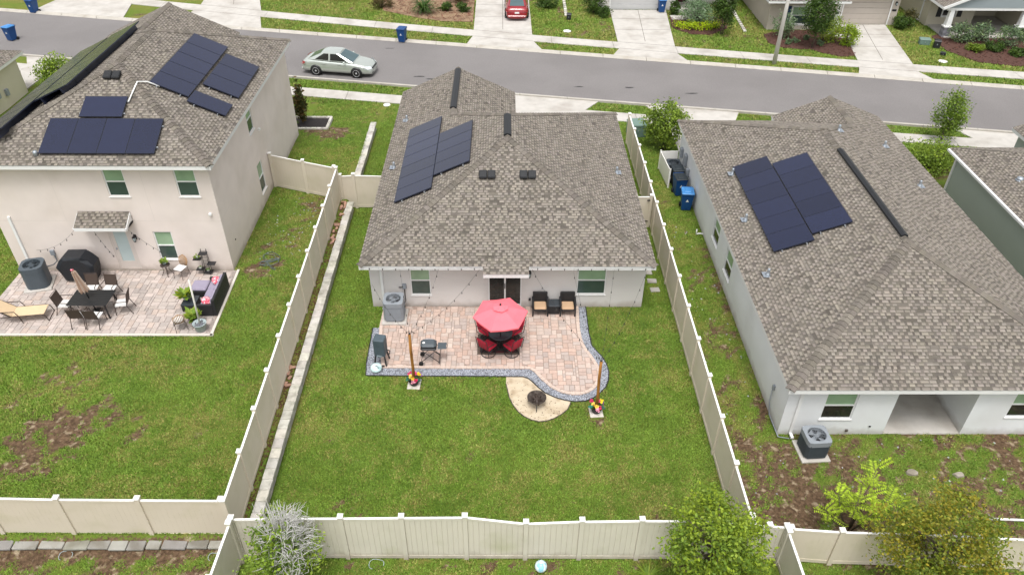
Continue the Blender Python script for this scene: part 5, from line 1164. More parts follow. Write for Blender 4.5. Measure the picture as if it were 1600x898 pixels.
# light poles with flower tubs
def flower_pole(label, loc, seed):
    random.seed(seed); t = thing('light_pole', label, 'post', loc, R(seed*7 % 20-10))
    MB().cbox(-.235, .235, -.27, .27, 0, .035, .006).build('base_slab', M['edging'], t)
    mb = MB(); mb.tube([(0, .0, .05), (.012, 0, .8), (-.01, .01, 1.6), (0, 0, 2.44)], [.06, .055, .052, .05], 10); p = mb.build('pole', M['wood_post'], t)
    MB().lathe([(.02, 2.44), (.035, 2.45), (.03, 2.5)], 8).build('top_hook', M['metal_dark'], t)
    MB().lathe([(.14, .04), (.2, .22), (.215, .24), (.2, .25), (.19, .2), (.02, .19)], 18).build('tub', M['pot_dark'], t)
    mb = MB()
    for cx, cy, cz, c in ((-.16, .12, .42, (.62, .02, .13)), (.17, .06, .46, (.85, .6, .02)), (-.02, -.1, .36, (.85, .55, .058)), (.1, -.14, .32, (.6, .02, .09)), (-.2, -.04, .3, (.02, .2, .14)), (.2, -.1, .3, (.05, .14, .1)), (.05, .05, .5, (.75, .05, .2)), (.02, -.2, .3, (.75, .3, .4)), (-.1, .0, .38, (.9, .62, .1)), (.22, .12, .34, (.3, .06, .35))):
        for i in range(26):
            a, b = random.uniform(0, 6.28), random.uniform(-.4, 1.4); r = random.uniform(.02, .085); p0 = Vector((cx+r*math.cos(a)*math.cos(b), cy+r*math.sin(a)*math.cos(b), cz+r*math.sin(b))); e = Vector((random.uniform(-1, 1), random.uniform(-1, 1), random.uniform(-.4, .6))).normalized()*.035; f_ = e.orthogonal().normalized()*.028; g = random.uniform(.7, 1.15); mb.add([p0-e, p0+f_, p0+e, p0-f_], [(0, 1, 2, 3)], tuple(min(1, x*g) for x in c))
    mb.build('flowers', M['petal'], t, kind='stuff')
    mb = MB()
    for i in range(60): a = random.uniform(0, 6.28); r = random.uniform(.05, .24); h = random.uniform(.22, .4); p0 = Vector((r*math.cos(a), r*math.sin(a), h)); e = Vector((math.cos(a), math.sin(a), random.uniform(-.5, .7)))*.06; f_ = e.orthogonal().normalized()*.02; g = random.uniform(.6, 1.2); mb.add([p0-e, p0+f_, p0+e, p0-f_], [(0, 1, 2, 3)], (g, g, g))
    mb.build('leaves', M['leaf_dark'], t, kind='stuff'); return t
flower_pole('timber light pole in a flower tub at the front left of the middle patio', (-3.3, 20.2, .0), 1); flower_pole('timber light pole in a flower tub at the right tip of the curved gravel', (3.27, 18.82, .0), 2); random.seed(11)
fp = thing('fire_pit', 'round rusty black fire pit bowl on the sand pad', 'fire pit', (1.17, 19.15, .018))
MB().lathe([(.08, .2), (.2, .23), (.3, .36), (.33, .4), (.345, .4), (.345, .385), (.31, .34), (.2, .2), (.05, .17)], 24).build('bowl', M['rust'], fp)
mb = MB()
for k in range(3): q = k*2.094+.5; mb.tube([(.26*math.cos(q), .26*math.sin(q), .3), (.33*math.cos(q), .33*math.sin(q), .02), (.36*math.cos(q), .36*math.sin(q), 0)], .014, 6)
mb.build('legs', M['metal_dark'], fp)
mb = MB()
for k in range(7): x = -.27+k*.09; h = math.sqrt(max(.01, .33**2-x*x)); mb.tube([(x, -h, .4), (x, -h*.5, .46+.05*(1-abs(x)*3)), (x, h*.5, .46+.05*(1-abs(x)*3)), (x, h, .4)], .006, 4)
for k in range(5): y = -.22+k*.11; h = math.sqrt(max(.01, .33**2-y*y)); mb.tube([(-h, y, .4), (0, y, .5-abs(y)*.2), (h, y, .4)], .006, 4)
mb.build('spark_screen', M['rust'], fp)
mb = MB()
for k in range(7): a = random.uniform(0, 3.14); mb.tube([(-.2*math.cos(a), -.2*math.sin(a), .27), (.2*math.cos(a), .2*math.sin(a), .33)], .03, 6)
mb.build('logs', M['metal_brown'], fp)
# string lights
def string_lights(label, a, b, sag, n):
    t = thing('string_lights', label, 'string lights', a, 0, 'string lights over the patios'); A, B = Vector(a), Vector(b); f = lambda s: (B-A)*s+Vector((0, 0, -sag*4*s*(1-s)))
    mb = MB(); mb.tube([f(i/14) for i in range(15)], .0045, 4); mb.build('cord', M['metal_dark'], t)
    for i in range(n):
        p = f((i+.5)/n); m_ = MB(); m_.lathe([(.009, 0), (.012, -.03), (.012, -.04)], 6, p); m_.lathe([(.011, -.04), (.021, -.068), (.018, -.09), (.005, -.1)], 8, p); m_.build('bulb', M['bulb'], t)
p1, p2 = (-3.3, 20.2, 2.46), (3.27, 18.82, 2.46); ey = 24.04; ez = 2.44
string_lights('string lights from the left pole to the eave left of the window', p1, (-4.05, ey, ez), .25, 7); string_lights('string lights from the left pole to the eave right of the window', p1, (-2.55, ey, ez), .3, 7); string_lights('string lights from the left pole towards the sliding door', p1, (-.95, ey, ez), .35, 9); string_lights('string lights from the left pole to the corner of the back wall', p1, (-5.35, 24.7, 1.2), .3, 7)
string_lights('string lights from the right pole to the sliding door lamp', p2, (1.1, ey, ez), .35, 9); string_lights('string lights from the right pole to the eave above the armchairs', p2, (2.7, ey, ez), .45, 8); string_lights('string lights from the right pole to the eave right of the window', p2, (4.3, ey, ez), .5, 8); string_lights('string lights from the right pole to the right eave corner', p2, (5.6, ey, ez), .5, 9)
for (xa, xb, lab) in ((-5.5, -.9, 'string lights pinned along the left part of the middle eave'), (1.05, 5.8, 'string lights pinned along the right part of the middle eave')): string_lights(lab, (xa, 24.07, 2.5), (xb, 24.07, 2.5), .05, 9)

# ------------------------------------------------------------------ left patio (0.52 m level)
Z = .552
def sling_chair():
    t = thing('dining_chair', 'x', 'chair', (0, 0, 0), 0, 'brown sling dining chairs round the dark table')
    mb = MB(); mb.T = Matrix.Translation((0, .2, .42)) @ Matrix.Rotation(-.22, 4, 'X'); mb.cbox(-.24, .24, -.012, .012, 0, .5, .01); mb.build('backrest', M['wicker_brown'], t)
    MB().cbox(-.24, .24, -.25, .2, .41, .435, .01).build('seat', M['cushion_white'], t)
    for s in (-1, 1):
        for y0, y1 in ((-.24, -.28), (.2, .36)): mb = MB(); mb.tube([(s*.25, y0, .42), (s*.25, (y0+y1)/2, .2), (s*.25, y1, 0)], .016, 6); mb.build('leg', M['metal_brown'], t)
        mb = MB(); mb.tube([(s*.26, .26, .62), (s*.27, 0, .64), (s*.27, -.24, .62), (s*.25, -.25, .42)], .016, 6); mb.build('armrest', M['metal_brown'], t)
    mb = MB(); mb.tube([(-.25, .2, .42), (-.25, .32, .95), (.25, .32, .95), (.25, .2, .42)], .014, 6); mb.tube([(-.25, -.24, .42), (.25, -.24, .42)], .014, 6); mb.build('frame', M['metal_brown'], t); return t
c6 = sling_chair(); c6.location = (-17.35, 23.72, Z); c6.rotation_euler.z = R(90); c6['label'] = 'brown sling chair at the left end of the dark table'
dup(c6, (-15.12, 23.78, Z), R(-80), 'brown sling chair at the right end of the dark table')
dup(c6, (-16.5, 23.0, Z), R(184), 'brown sling chair at the front left of the dark table'); dup(c6, (-15.88, 22.96, Z), R(178), 'brown sling chair at the front right of the dark table')
dup(c6, (-16.75, 24.72, Z), R(4), 'brown sling chair at the back of the dark table behind the folded parasol'); dup(c6, (-16.02, 24.72, Z), R(-4), 'brown sling chair at the back right of the dark table')
tb = thing('dining_table', 'rectangular black slatted dining table on the left patio', 'table', (-16.25, 23.74, Z))
for i in range(7): MB().cbox(-.78, .78, -.5+i*.143+.004, -.5+(i+1)*.143-.004, .68, .71, .006).build('slat', M['slate_glass'] if 0 else M['car_dark'], tb)
for sx_ in (-1, 1):
    for sy_ in (-1, 1): mb = MB(); mb.bar((sx_*.66, sy_*.4, .68), (sx_*.72, sy_*.44, 0), .05, .05); mb.build('leg', M['metal_dark'], tb)
mb = MB(); mb.box(-.7, .7, -.42, .42, .655, .678); mb.build('apron', M['metal_dark'], tb)
cu = thing('folded_parasol', 'folded tan striped parasol standing through the dark dining table', 'parasol', (-16.25, 23.74, Z)); cu.rotation_euler = (R(2), R(-6), 0)
mb = MB(); n = 16; prof = [(.025, 2.1), (.09, 2.02), (.13, 1.6), (.2, 1.15), (.17, 1.08)]; v = []
for j, (r, z) in enumerate(prof):
    for k in range(n): rr = r*(1 if k % 2 else .55); v.append((rr*math.cos(2*math.pi*k/n), rr*math.sin(2*math.pi*k/n), z-(.05 if k % 2 and j > 2 else 0)))
o_ = len(mb.v); 
for j in range(len(prof)-1):
    for k in range(n): mb.add([v[j*n+k], v[j*n+(k+1) % n], v[(j+1)*n+(k+1) % n], v[(j+1)*n+k]], [(3, 2, 1, 0)], (1, 1, 1) if k % 4 < 2 else (.62, .52, .48))
mb.build('canopy', M['canvas_stripe'], cu); mb = MB(); mb.tube([(0, 0, 0), (0, 0, 2.18)], .022, 8); mb.build('pole', M['metal_dark'], cu); MB().lathe([(.22, 0), (.22, .05), (.05, .09)], 16).build('base', M['metal_dark'], cu); MB().ell((-.02, 0, 2.12), .06, .06, .05).build('finial_bow', M['pink_pattern'], cu)
lg = thing('sun_lounger', 'tan sling sun lounger with raised back at the left patio edge', 'sun lounger', (-18.9, 23.35, Z), R(8))
mb = MB(); mb.cbox(-.3, .9, -.3, .3, .32, .345, .008); mb.build('seat_sling', M['canvas_tan'], lg); mb = MB(); mb.T = Matrix.Translation((-.3, 0, .33)) @ Matrix.Rotation(.7, 4, 'Y'); mb.cbox(-.8, 0, -.3, .3, 0, .025, .008); mb.build('back_sling', M['canvas_tan'], lg)
mb = MB()
for s in (-1, 1): mb.tube([(-.9, s*.32, 0), (-.75, s*.32, .32), (.8, s*.32, .33), (.93, s*.32, .26), (1.0, s*.32, 0)], .018, 6); mb.tube([(-.3, s*.32, .33), (-.92, s*.32, .85)], .018, 6); mb.tube([(-.62, s*.33, .58), (-.1, s*.34, .56), (.0, s*.34, .33), (.05, s*.34, 0)], .018, 6)
mb.tube([(1.0, -.32, .02), (1.0, .32, .02)], .016, 6); mb.tube([(-.92, -.32, .85), (-.92, .32, .85)], .018, 6); mb.build('frame', M['metal_brown'], lg)
bq = thing('covered_grill', 'large gas grill under a black cover against the left house wall', 'grill', (-17.72, 26.0, Z))
mb = MB(); L_ = [(-.72, .5), (-.78, .75), (-.62, 1.02), (-.42, 1.22), (.36, 1.24), (.58, 1.05), (.76, .82), (.74, .5), (.62, .06), (-.6, .06)]; n = len(L_); v = [(x, -.3-.05*math.sin(i*2.1), z) for i, (x, z) in enumerate(L_)]+[(x*.96, .3, z) for x, z in L_]; cen = len(v); v += [(x*.8, -.38, z*.85+.08) for x, z in L_]
mb.add(v, [(i, (i+1) % n, n+(i+1) % n, n+i) for i in range(n)]+[tuple(range(n, 2*n))]+[(2*n+i, 2*n+(i+1) % n, (i+1) % n, i) for i in range(n)]+[tuple(range(3*n-1, 2*n-1, -1))]); mb.build('cover', M['black_fabric'], bq)
for s in (-.55, .55): MB().cbox(s-.05, s+.05, -.25, .25, 0, .1, .02).build('wheel', M['rubber'], bq)
# sectional sofa, footstool and low table
sf = thing('sofa', 'black wicker sofa with lilac cushions along the right edge of the left patio', 'sofa', (-11.72, 24.4, Z), R(1.5))
mb = MB(); mb.cbox(.22, .34, -.95, .95, .02, .78, .015); mb.build('backrest', M['wicker_black'], sf); mb = MB(); mb.cbox(-.34, .22, -.84, .84, .02, .3, .012); mb.build('seat_base', M['wicker_black'], sf)
for s in (-1, 1): mb = MB(); mb.cbox(-.36, .22, s*.9-.055, s*.9+.055, .02, .56, .012); mb.build('armrest', M['wicker_black'], sf)
for i in range(3): MB().cbox(-.33, .1, -.83+i*.555, -.83+(i+1)*.555-.01, .305, .43, .035).build('seat_cushion', M['cushion_lilac'], sf); mb = MB(); mb.T = Matrix.Translation((.14, 0, .42)) @ Matrix.Rotation(.18, 4, 'Y'); mb.cbox(-.05, .07, -.83+i*.555, -.83+(i+1)*.555-.01, 0, .38, .04); mb.build('back_cushion', M['cushion_lilac'], sf)
for y, lab in ((-.68, 'pink and white patterned pillow at the near end of the lilac sofa'), (.66, 'pink and white patterned pillow at the far end of the lilac sofa')):
    p_ = MB(); p_.T = Matrix.Rotation(.5, 4, 'Y') @ Matrix.Rotation(.4, 4, 'X'); p_.ell((0, 0, 0), .22, .2, .08, 10, 6); tag(p_.build('pillow', M['pink_pattern'], None, (-11.74, 24.4+y, Z+.56)), lab, 'pillow', 'patterned sofa pillows')
ft = thing('footstool', 'square black wicker footstool with lilac cushion beside the sofa', 'footstool', (-12.44, 24.98, Z)); MB().cbox(-.34, .34, -.34, .34, .02, .3, .012).build('base', M['wicker_black'], ft); MB().cbox(-.33, .33, -.33, .33, .305, .42, .04).build('seat_cushion', M['cushion_lilac'], ft)
ct = thing('coffee_table', 'low black wicker coffee table in front of the lilac sofa', 'table', (-12.55, 24.02, Z)); MB().cbox(-.27, .27, -.32, .32, .02, .33, .012).build('base', M['wicker_black'], ct); MB().box(-.28, .28, -.33, .33, .33, .345).build('table_top', M['slate_glass'], ct)
def leafy(mb, c, r, h, n, size, tones, blade=False):
    for i in range(n):
        a = random.uniform(0, 6.28); q = random.random(); p = Vector(c)+Vector((r*q*math.cos(a), r*q*math.sin(a), h*random.random())); e = Vector((math.cos(a), math.sin(a), random.uniform(.1, 1.2))).normalized()*size*random.uniform(.6, 1.2); f_ = e.cross(Vector((0, 0, 1))).normalized()*size*.28; g = random.choice(tones); k = random.uniform(.75, 1.2); mb.add([p, p+e*.5+f_, p+e, p+e*.5-f_], [(0, 1, 2, 3)], tuple(x*k for x in g))
def pot_plant(label, loc, r, h, fr, fh, n, size, tones, mt='leaf', pot='pot_grey'):
    t = thing('potted_plant', label, 'plant', loc); MB().lathe([(r*.75, 0), (r, h), (r*1.06, h), (r*1.06, h-.02), (r*.9, h-.03), (.01, h-.04)], 16).build('pot', M[pot], t); mb = MB(); leafy(mb, (0, 0, h-.02), fr*.5, fh*.4, n, size, tones); mb.build('foliage', M[mt], t, kind='stuff'); return t
pot_plant('potted yellow-green plant on the low coffee table', (-12.72, 24.1, Z+.345), .13, .14, .35, .5, 70, .3, [(1, 1, 1), (1.3, 1.1, .4), (.8, .9, .8)]); pot_plant('leafy potted plant beside the big pale tub', (-12.12, 23.05, Z), .15, .26, .3, .5, 80, .3, [(1, 1, 1), (1.25, 1.15, .8), (.7, .8, .7)], pot='pot_dark')
pp = thing('light_pole', 'leaning pale pole in a large white tub at the left patio corner', 'post', (-11.74, 22.62, Z)); MB().lathe([(.18, 0), (.25, .34), (.27, .36), (.25, .37), (.23, .3), (.01, .29)], 20).build('tub', M['pot_grey'], pp); mb = MB(); mb.tube([(0, 0, .1), (.06, .1, 2.35)], .035, 8); mb.build('pole', M['pole_concrete'], pp); mb = MB()
for i in range(60): a = random.uniform(0, 6.28); r = random.uniform(.04, .2); s = random.uniform(.02, .04); mb.ell((r*math.cos(a), r*math.sin(a), .31), s, s, s*.7, 5, 4)
mb.build('pebbles', M['block'] if 0 else M['gravel_bed'], pp, kind='stuff')
def bistro(label, loc, rz, back=True):
    t = thing('bistro_chair', label, 'chair', loc, rz); MB().cbox(-.2, .2, -.2, .2, .42, .46, .015).build('seat_cushion', M['cushion_white'], t); mb = MB()
    for s in (-1, 1):
        for y, y2 in ((-.18, -.26), (.18, .24)): mb.tube([(s*.19, y, .43), (s*.22, y2, 0)], .011, 5)
    mb.tube([(-.2, -.2, .41), (.2, -.2, .41), (.2, .2, .41), (-.2, .2, .41), (-.2, -.2, .41)], .011, 5); mb.build('frame', M['metal_brown'], t)
    mb = MB()
    for k in range(9): q = -.9+k*.225; mb.tube([(.2*math.sin(q), .14+.1*math.cos(q), .42), (.27*math.sin(q), .18+.12*math.cos(q), .62), (.26*math.sin(q), .2+.13*math.cos(q), .9-.15*abs(q))], .016, 5)
    mb.tube([(.26*math.sin(-.9+k*.225), .2+.13*math.cos(-.9+k*.225), .9-.15*abs(-.9+k*.225)) for k in range(9)], .016, 5); mb.build('rattan_back', M['rattan'], t); return t
bistro('rattan backed metal chair with white cushion against the left house wall', (-13.62, 26.1, Z), R(-20)); bistro('rattan backed metal chair with white cushion at the front of the left patio', (-12.55, 22.72, Z), R(-150))
sb = thing('plant_table', 'small dark metal stool table with a green plant under the left house window', 'table', (-14.28, 26.22, Z)); mb = MB(); mb.lathe([(.02, .5), (.2, .5), (.2, .52), (.02, .52)], 14)
for k in range(4): q = k*1.571+.4; mb.tube([(.17*math.cos(q), .17*math.sin(q), .5), (.1*math.cos(q), .1*math.sin(q), .28), (.22*math.cos(q), .22*math.sin(q), 0)], .012, 5)
mb.build('frame', M['metal_brown'], sb); pot_plant('small green plant on the dark stool table', (-14.28, 26.22, Z+.52), .07, .1, .2, .3, 40, .17, [(1, 1, 1), (.8, .9, .8)])
rk = thing('plant_stand', 'tiered black metal plant stand against the left house wall', 'plant stand', (-12.62, 26.34, Z)); mb = MB()
for s in (-.14, .14): mb.tube([(s, .12, 0), (s*.8, .15, 1.15)], .012, 5); mb.tube([(s, -.12, 0), (s*.8, .12, 1.12)], .012, 5)
for z in [i*.16+.1 for i in range(7)]: mb.tube([(-.13, .1, z), (.13, .1, z)], .008, 4)
mb.build('frame', M['metal_dark'], rk)
for x, z in ((-.26, .22), (.26, .5), (-.28, .74), (0, 1.0), (.05, .08)): MB().box(x-.17, x+.17, -.14, .12, z, z+.015).build('shelf', M['metal_dark'], rk)
pot_plant('tiny white pot on the lowest tier of the plant stand', (-12.57, 26.33, Z+.095), .06, .09, .1, .1, 20, .08, [(.5, .7, .5)], pot='white_plastic'); pot_plant('small green plant on a left tier of the plant stand', (-12.9, 26.33, Z+.755), .05, .07, .14, .16, 30, .12, [(1, 1, 1)]); pot_plant('small white pot on the plant stand lower left tier', (-12.88, 26.33, Z+.235), .06, .08, .1, .1, 14, .08, [(.9, 1, .9)], pot='white_plastic')
string_lights('string lights from the left canopy down to the house corner', (-17.3, 25.95, 2.98), (-19.6, 26.5, 1.6), .25, 6); string_lights('string lights hanging from the left canopy beside the door', (-16.6, 26.0, 2.95), (-16.4, 26.45, 1.3), .1, 5); string_lights('string lights from the left canopy to the lower window', (-15.2, 26.0, 3.0), (-14.35, 26.5, 1.5), .1, 5)
hs_ = thing('garden_hose', 'tangled grey-green garden hose lying on the left lawn by the wall', 'hose', (-10.2, 27.2, .52)); mb = MB(); pts = []
for i in range(90): q = i*.35; pts.append((.35*math.cos(q)*(1+.3*math.sin(i*.7)), .4*math.sin(q*.8)+.3*math.sin(i*.23), .03+.02*(i % 3)))
mb.tube(pts, .014, 5); mb.build('coil', M['hose'], hs_)

# ------------------------------------------------------------------ cars
def car(label, loc, rz, paint, hatch=False):
    t = thing('car', label, 'car', loc, rz)
    st = [(-2.42, .58, .66), (-2.36, .80, .76), (-2.24, .97, .82), (-2.0, 1.04, .86), (-1.5, 1.06, .895), (-.6, 1.01, .905), (.4, .99, .905), (1.0, .975, .90), (1.5, .92, .89), (1.95, .84, .87), (2.25, .73, .82), (2.37, .62, .74), (2.43, .50, .60)]
    mb = MB(); v = []; prof = lambda zt, w: [(0, zt), (.5*w, zt-.004), (.82*w, zt-.03), (.95*w, zt-.09), (w, zt*.66), (w*.995, .42), (w*.95, .24), (.6*w, .18)]
    for x, zt, w in st:
        q = prof(zt, w); ring = [(x, y, z) for y, z in q]+[(x, -y, z) for y, z in reversed(q[1:])]; v += ring
    m_ = 15; fs = [(i*m_+k, (i+1)*m_+k, (i+1)*m_+(k+1) % m_, i*m_+(k+1) % m_) for i in range(len(st)-1) for k in range(m_)]; fs += [tuple(range(m_)), tuple(range(len(st)*m_-1, (len(st)-1)*m_-1, -1))]
    mb.add(v, fs, smooth=True); body = mb.build('body', M[paint], t); sd_ = body.modifiers.new('s', 'SUBSURF'); sd_.levels = 1; sd_.render_levels = 1
    rb = -2.0 if hatch else -1.92; rt = -1.3 if hatch else -1.02
    bot = [(rb, .66, 1.02), (-1.5, .80, 1.03), (.98, .81, .98), (1.22, .74, .955)]; top = [(rt, .55, 1.41), (rt+.22, .595, 1.455), (.08, .60, 1.46), (.26, .57, 1.425)]
    mb = MB(); L_ = [Vector((x, y, z)) for x, y, z in bot]; Tt = [Vector((x, y, z)) for x, y, z in top]; mirv = lambda p: Vector((p.x, -p.y, p.z))
    for f_ in (lambda p: p, mirv):
        for i in range(3): q = [f_(L_[i]), f_(L_[i+1]), f_(Tt[i+1]), f_(Tt[i])]; mb.add(q, [(0, 1, 2, 3)])
    mb.add([L_[3], mirv(L_[3]), mirv(Tt[3]), Tt[3]], [(0, 1, 2, 3)]); mb.add([mirv(L_[0]), L_[0], Tt[0], mirv(Tt[0])], [(0, 1, 2, 3)]); mb.build('cabin', M[paint], t)
    rf = MB(); v = []
    for p in Tt: v += [p, Vector((p.x, p.y*.5, p.z+.03)), Vector((p.x, 0, p.z+.04)), Vector((p.x, -p.y*.5, p.z+.03)), mirv(p)]
    rf.add(v, [(i*5+k, (i+1)*5+k, (i+1)*5+k+1, i*5+k+1) for i in range(3) for k in range(4)], smooth=True); rf.build('roof', M[paint], t)
    def inset(q, s, o):
        c = sum(q, Vector())/len(q); n = (q[1]-q[0]).cross(q[2]-q[0]).normalized()
        if n.dot(c-Vector((-.3, 0, 1.0))) < 0: n = -n
        return [c+(p-c)*s+n*o for p in q]
    def pane(nm, q, s=.9, mt='car_glass'): MB().add(inset(q, s, .006), [tuple(range(len(q)))]).build(nm, M[mt], t)
    pane('windscreen', [L_[3], mirv(L_[3]), mirv(Tt[3]), Tt[3]], .92); pane('rear_window', [mirv(L_[0]), L_[0], Tt[0], mirv(Tt[0])], .88)
    for f_ in (lambda p: p, mirv):
        lm = lambda a, b, k: a+(b-a)*k
        B0, T0 = lm(L_[1], L_[2], .44), lm(Tt[1], Tt[2], .44)
        for q in ([L_[1], B0, T0, Tt[1]], [B0, L_[2], Tt[2], T0]): pane('side_window', [f_(p) for p in q], .86, 'glass_dark')
        pass
    for s in (-1, 1):
        m1 = MB(); m1.ell((.68, s*.98, 1.03), .08, .11, .07, 8, 6); m1.bar((.66, s*.84, .99), (.67, s*.95, 1.01), .05, .03); m1.build('mirror', M[paint], t)
        m1 = MB(); m1.add([(2.30, s*.50, .70), (2.06, s*.80, .80), (1.9, s*.89, .79), (2.2, s*.84, .62), (2.39, s*.56, .60)], [(0, 1, 2, 3, 4)]); m1.add([(2.33, s*.50, .715), (2.08, s*.815, .81), (1.9, s*.90, .79), (2.22, s*.86, .62), (2.42, s*.57, .60)], [(0, 1, 2, 3, 4)]); m1.build('headlight', M['head_light'], t)
        m1 = MB(); m1.add([(-2.40, s*.45, .86), (-2.30, s*.80, .90), (-2.05, s*.885, .90), (-2.16, s*.89, .74), (-2.36, s*.80, .72), (-2.435, s*.5, .72)], [(0, 1, 2, 3, 4, 5)]); m1.build('tail_light', M['tail_light'], t)
        for x in (.3, -.75): m1 = MB(); m1.cbox(x-.1, x+.1, s*.90-.02 if s > 0 else -.925, .925 if s > 0 else -.88, .84, .87, .008); m1.build('door_handle', M[paint], t)
        for x in (1.42, -1.38):
            ar = MB(); ar.T = Matrix.Translation((x, s*.86, .34)) @ Matrix.Rotation(math.pi/2, 4, 'X'); ar.lathe([(.385, -.055), (.385, .055), (.01, .056)] if s < 0 else [(.01, -.056), (.385, -.055), (.385, .055)], 24); ar.build('wheel_arch', M['car_dark'], t)
            wl_ = MB(); wl_.T = Matrix.Translation((x, s*.85, .33)) @ Matrix.Rotation(math.pi/2, 4, 'X'); wl_.lathe([(.22, -.1), (.30, -.1), (.33, -.07), (.33, .07), (.30, .1), (.22, .1)], 24); wh = wl_.build('wheel', M['rubber'], t)
            rm = MB(); rm.T = Matrix.Translation((x, s*.85, .33)) @ Matrix.Rotation(-s*math.pi/2, 4, 'X'); rm.lathe([(.225, .06), (.225, .105), (.205, .10), (.2, .06)], 24, cap=False); rm.lathe([(.07, .07), (.06, .1), (.01, .105)], 12)
            for k in range(8): q = k*math.pi/4; rm.bar((.05*math.cos(q), .05*math.sin(q), .085), (.21*math.cos(q), .21*math.sin(q), .09), .055, .015)
            rm.build('rim', M['rim'], wh)
    MB().cbox(2.36, 2.445, -.42, .42, .56, .64, .01).build('grille', M['car_dark'], t); MB().cbox(2.3, 2.42, -.55, .55, .26, .36, .02).build('lower_intake', M['car_dark'], t)
    MB().box(-2.447, -2.425, -.17, .17, .60, .72).build('licence_plate', M['white_plastic'], t); MB().cbox(-2.45, -2.3, -.72, .72, .3, .44, .03).build('rear_bumper', M[paint], t)
    return t
car('silver four door saloon car parked along the near kerb', (-11.05, 50.0, .012), R(-9.7), 'paint_silver'); car('red hatchback car parked nose in on a driveway across the street', (.98, 62.65, .06), R(90), 'paint_red', True)

# ------------------------------------------------------------------ bins and street furniture
def bin_(label, loc, rz, body='bin_blue', lid='bin_lid', lid_open=0, emblem=True):
    t = thing('wheelie_bin', label, 'bin', loc, rz, 'household wheelie bins')
    mb = MB(); z0, z1 = .06, .98; a0, a1 = .22, .29; b0, b1 = .24, .34
    v = [(-a0, -b0, z0), (a0, -b0, z0), (a0, b0, z0), (-a0, b0, z0), (-a1, -b1, z1), (a1, -b1, z1), (a1, b1, z1), (-a1, b1, z1)]; mb.add(v, [(3, 2, 1, 0), (0, 1, 5, 4), (1, 2, 6, 5), (2, 3, 7, 6), (3, 0, 4, 7), (4, 5, 6, 7)])
    mb.box(-a1-.015, a1+.015, -b1-.015, b1+.015, z1-.06, z1-.005); mb.build('body', M[body], t)
    mb = MB(); mb.cbox(-a1-.02, a1+.02, -b1-.04, b1, z1, z1+.07, .03); mb.cbox(-a1*.6, a1*.6, -b1*.6, b1*.6, z1+.05, z1+.10, .03); mb.build('lid', M[lid], t)
    mb = MB(); mb.tube([(-a1, b1, z1-.03), (-a1*.9, b1+.09, z1+.02), (a1*.9, b1+.09, z1+.02), (a1, b1, z1-.03)], .018, 6); mb.build('handle', M[body], t)
    for s in (-1, 1): mb = MB(); mb.T = Matrix.Translation((s*.26, .25, .11)) @ Matrix.Rotation(math.pi/2, 4, 'Y'); mb.lathe([(.05, -.03), (.11, -.03), (.11, .03), (.05, .03)], 14); mb.build('wheel', M['rubber'], t)
    if emblem: mb = MB(); y = lambda z: -(b0+(b1-b0)*(z-z0)/(z1-z0))-.004; mb.add([(-.08, y(.55), .55), (.08, y(.55), .55), (0, y(.70), .70)], [(0, 1, 2)]); mb.build('emblem', M['white_plastic'], t)
    return t
bin_('blue wheelie bin alone at the far kerb', (-7.5, 55.75, .02), R(-12), lid='bin_blue'); bin_('blue wheelie bin with bright lid standing in the road at far left', (-36.0, 55.7, .015), R(-20)); bin_('blue wheelie bin on the verge at the top left corner', (-37.4, 61.9, .02), R(-15), lid='bin_blue'); bin_('blue wheelie bin beside the white garage door across the street', (12.72, 62.75, .06), 0)
bin_('blue wheelie bin with dark lid beside the right house wall', (8.92, 33.95, 0), R(5), lid='bin_black'); bin_('blue wheelie bin with light blue lid nearest the right house windows', (9.02, 32.55, 0), R(-6)); bin_('dark wheelie bin behind the blue ones at the right house', (8.95, 34.85, 0), R(3), body='bin_black', lid='bin_black', emblem=False)
sc_ = thing('screen_panel', 'white vinyl utility screen beside the bins of the right house', 'screen', (8.42, 35.6, 0), R(4)); 
for i in range(9): MB().box(-.02, .02, -1.0+i*.222+.003, -1.0+(i+1)*.222-.003, .05, 1.05).build('board', M['vinyl_cap'], sc_)
MB().box(-.04, .04, -1.05, -1.0, 0, 1.12).build('post', M['vinyl_cap'], sc_); MB().box(-.04, .04, 1.0, 1.05, 0, 1.12).build('post', M['vinyl_cap'], sc_); MB().box(.0, .95, 1.005, 1.035, .05, 1.05).build('end_panel', M['vinyl_cap'], sc_)
ac_unit('dark air conditioner hidden behind the white screen at the right house', (8.95, 35.9, 0), 0, .7, .8, 'ac_dark', 'ac_dark')
lp_ = thing('street_lamp', 'tall pale concrete street lamp pole on the far verge', 'street lamp', (18.85, 51.75, 0)); mb = MB(); mb.tube([(0, 0, 0), (0, 0, 8.6)], [.15, .09], 12); mb.build('pole', M['pole_concrete'], lp_); mb = MB(); mb.tube([(0, 0, 8.3), (0, -.8, 8.7), (0, -1.7, 8.8)], .035, 8); mb.build('arm', M['galv'], lp_); mb = MB(); mb.cbox(-.14, .14, -2.3, -1.6, 8.74, 8.86, .04); mb.build('lamp_head', M['galv'], lp_)
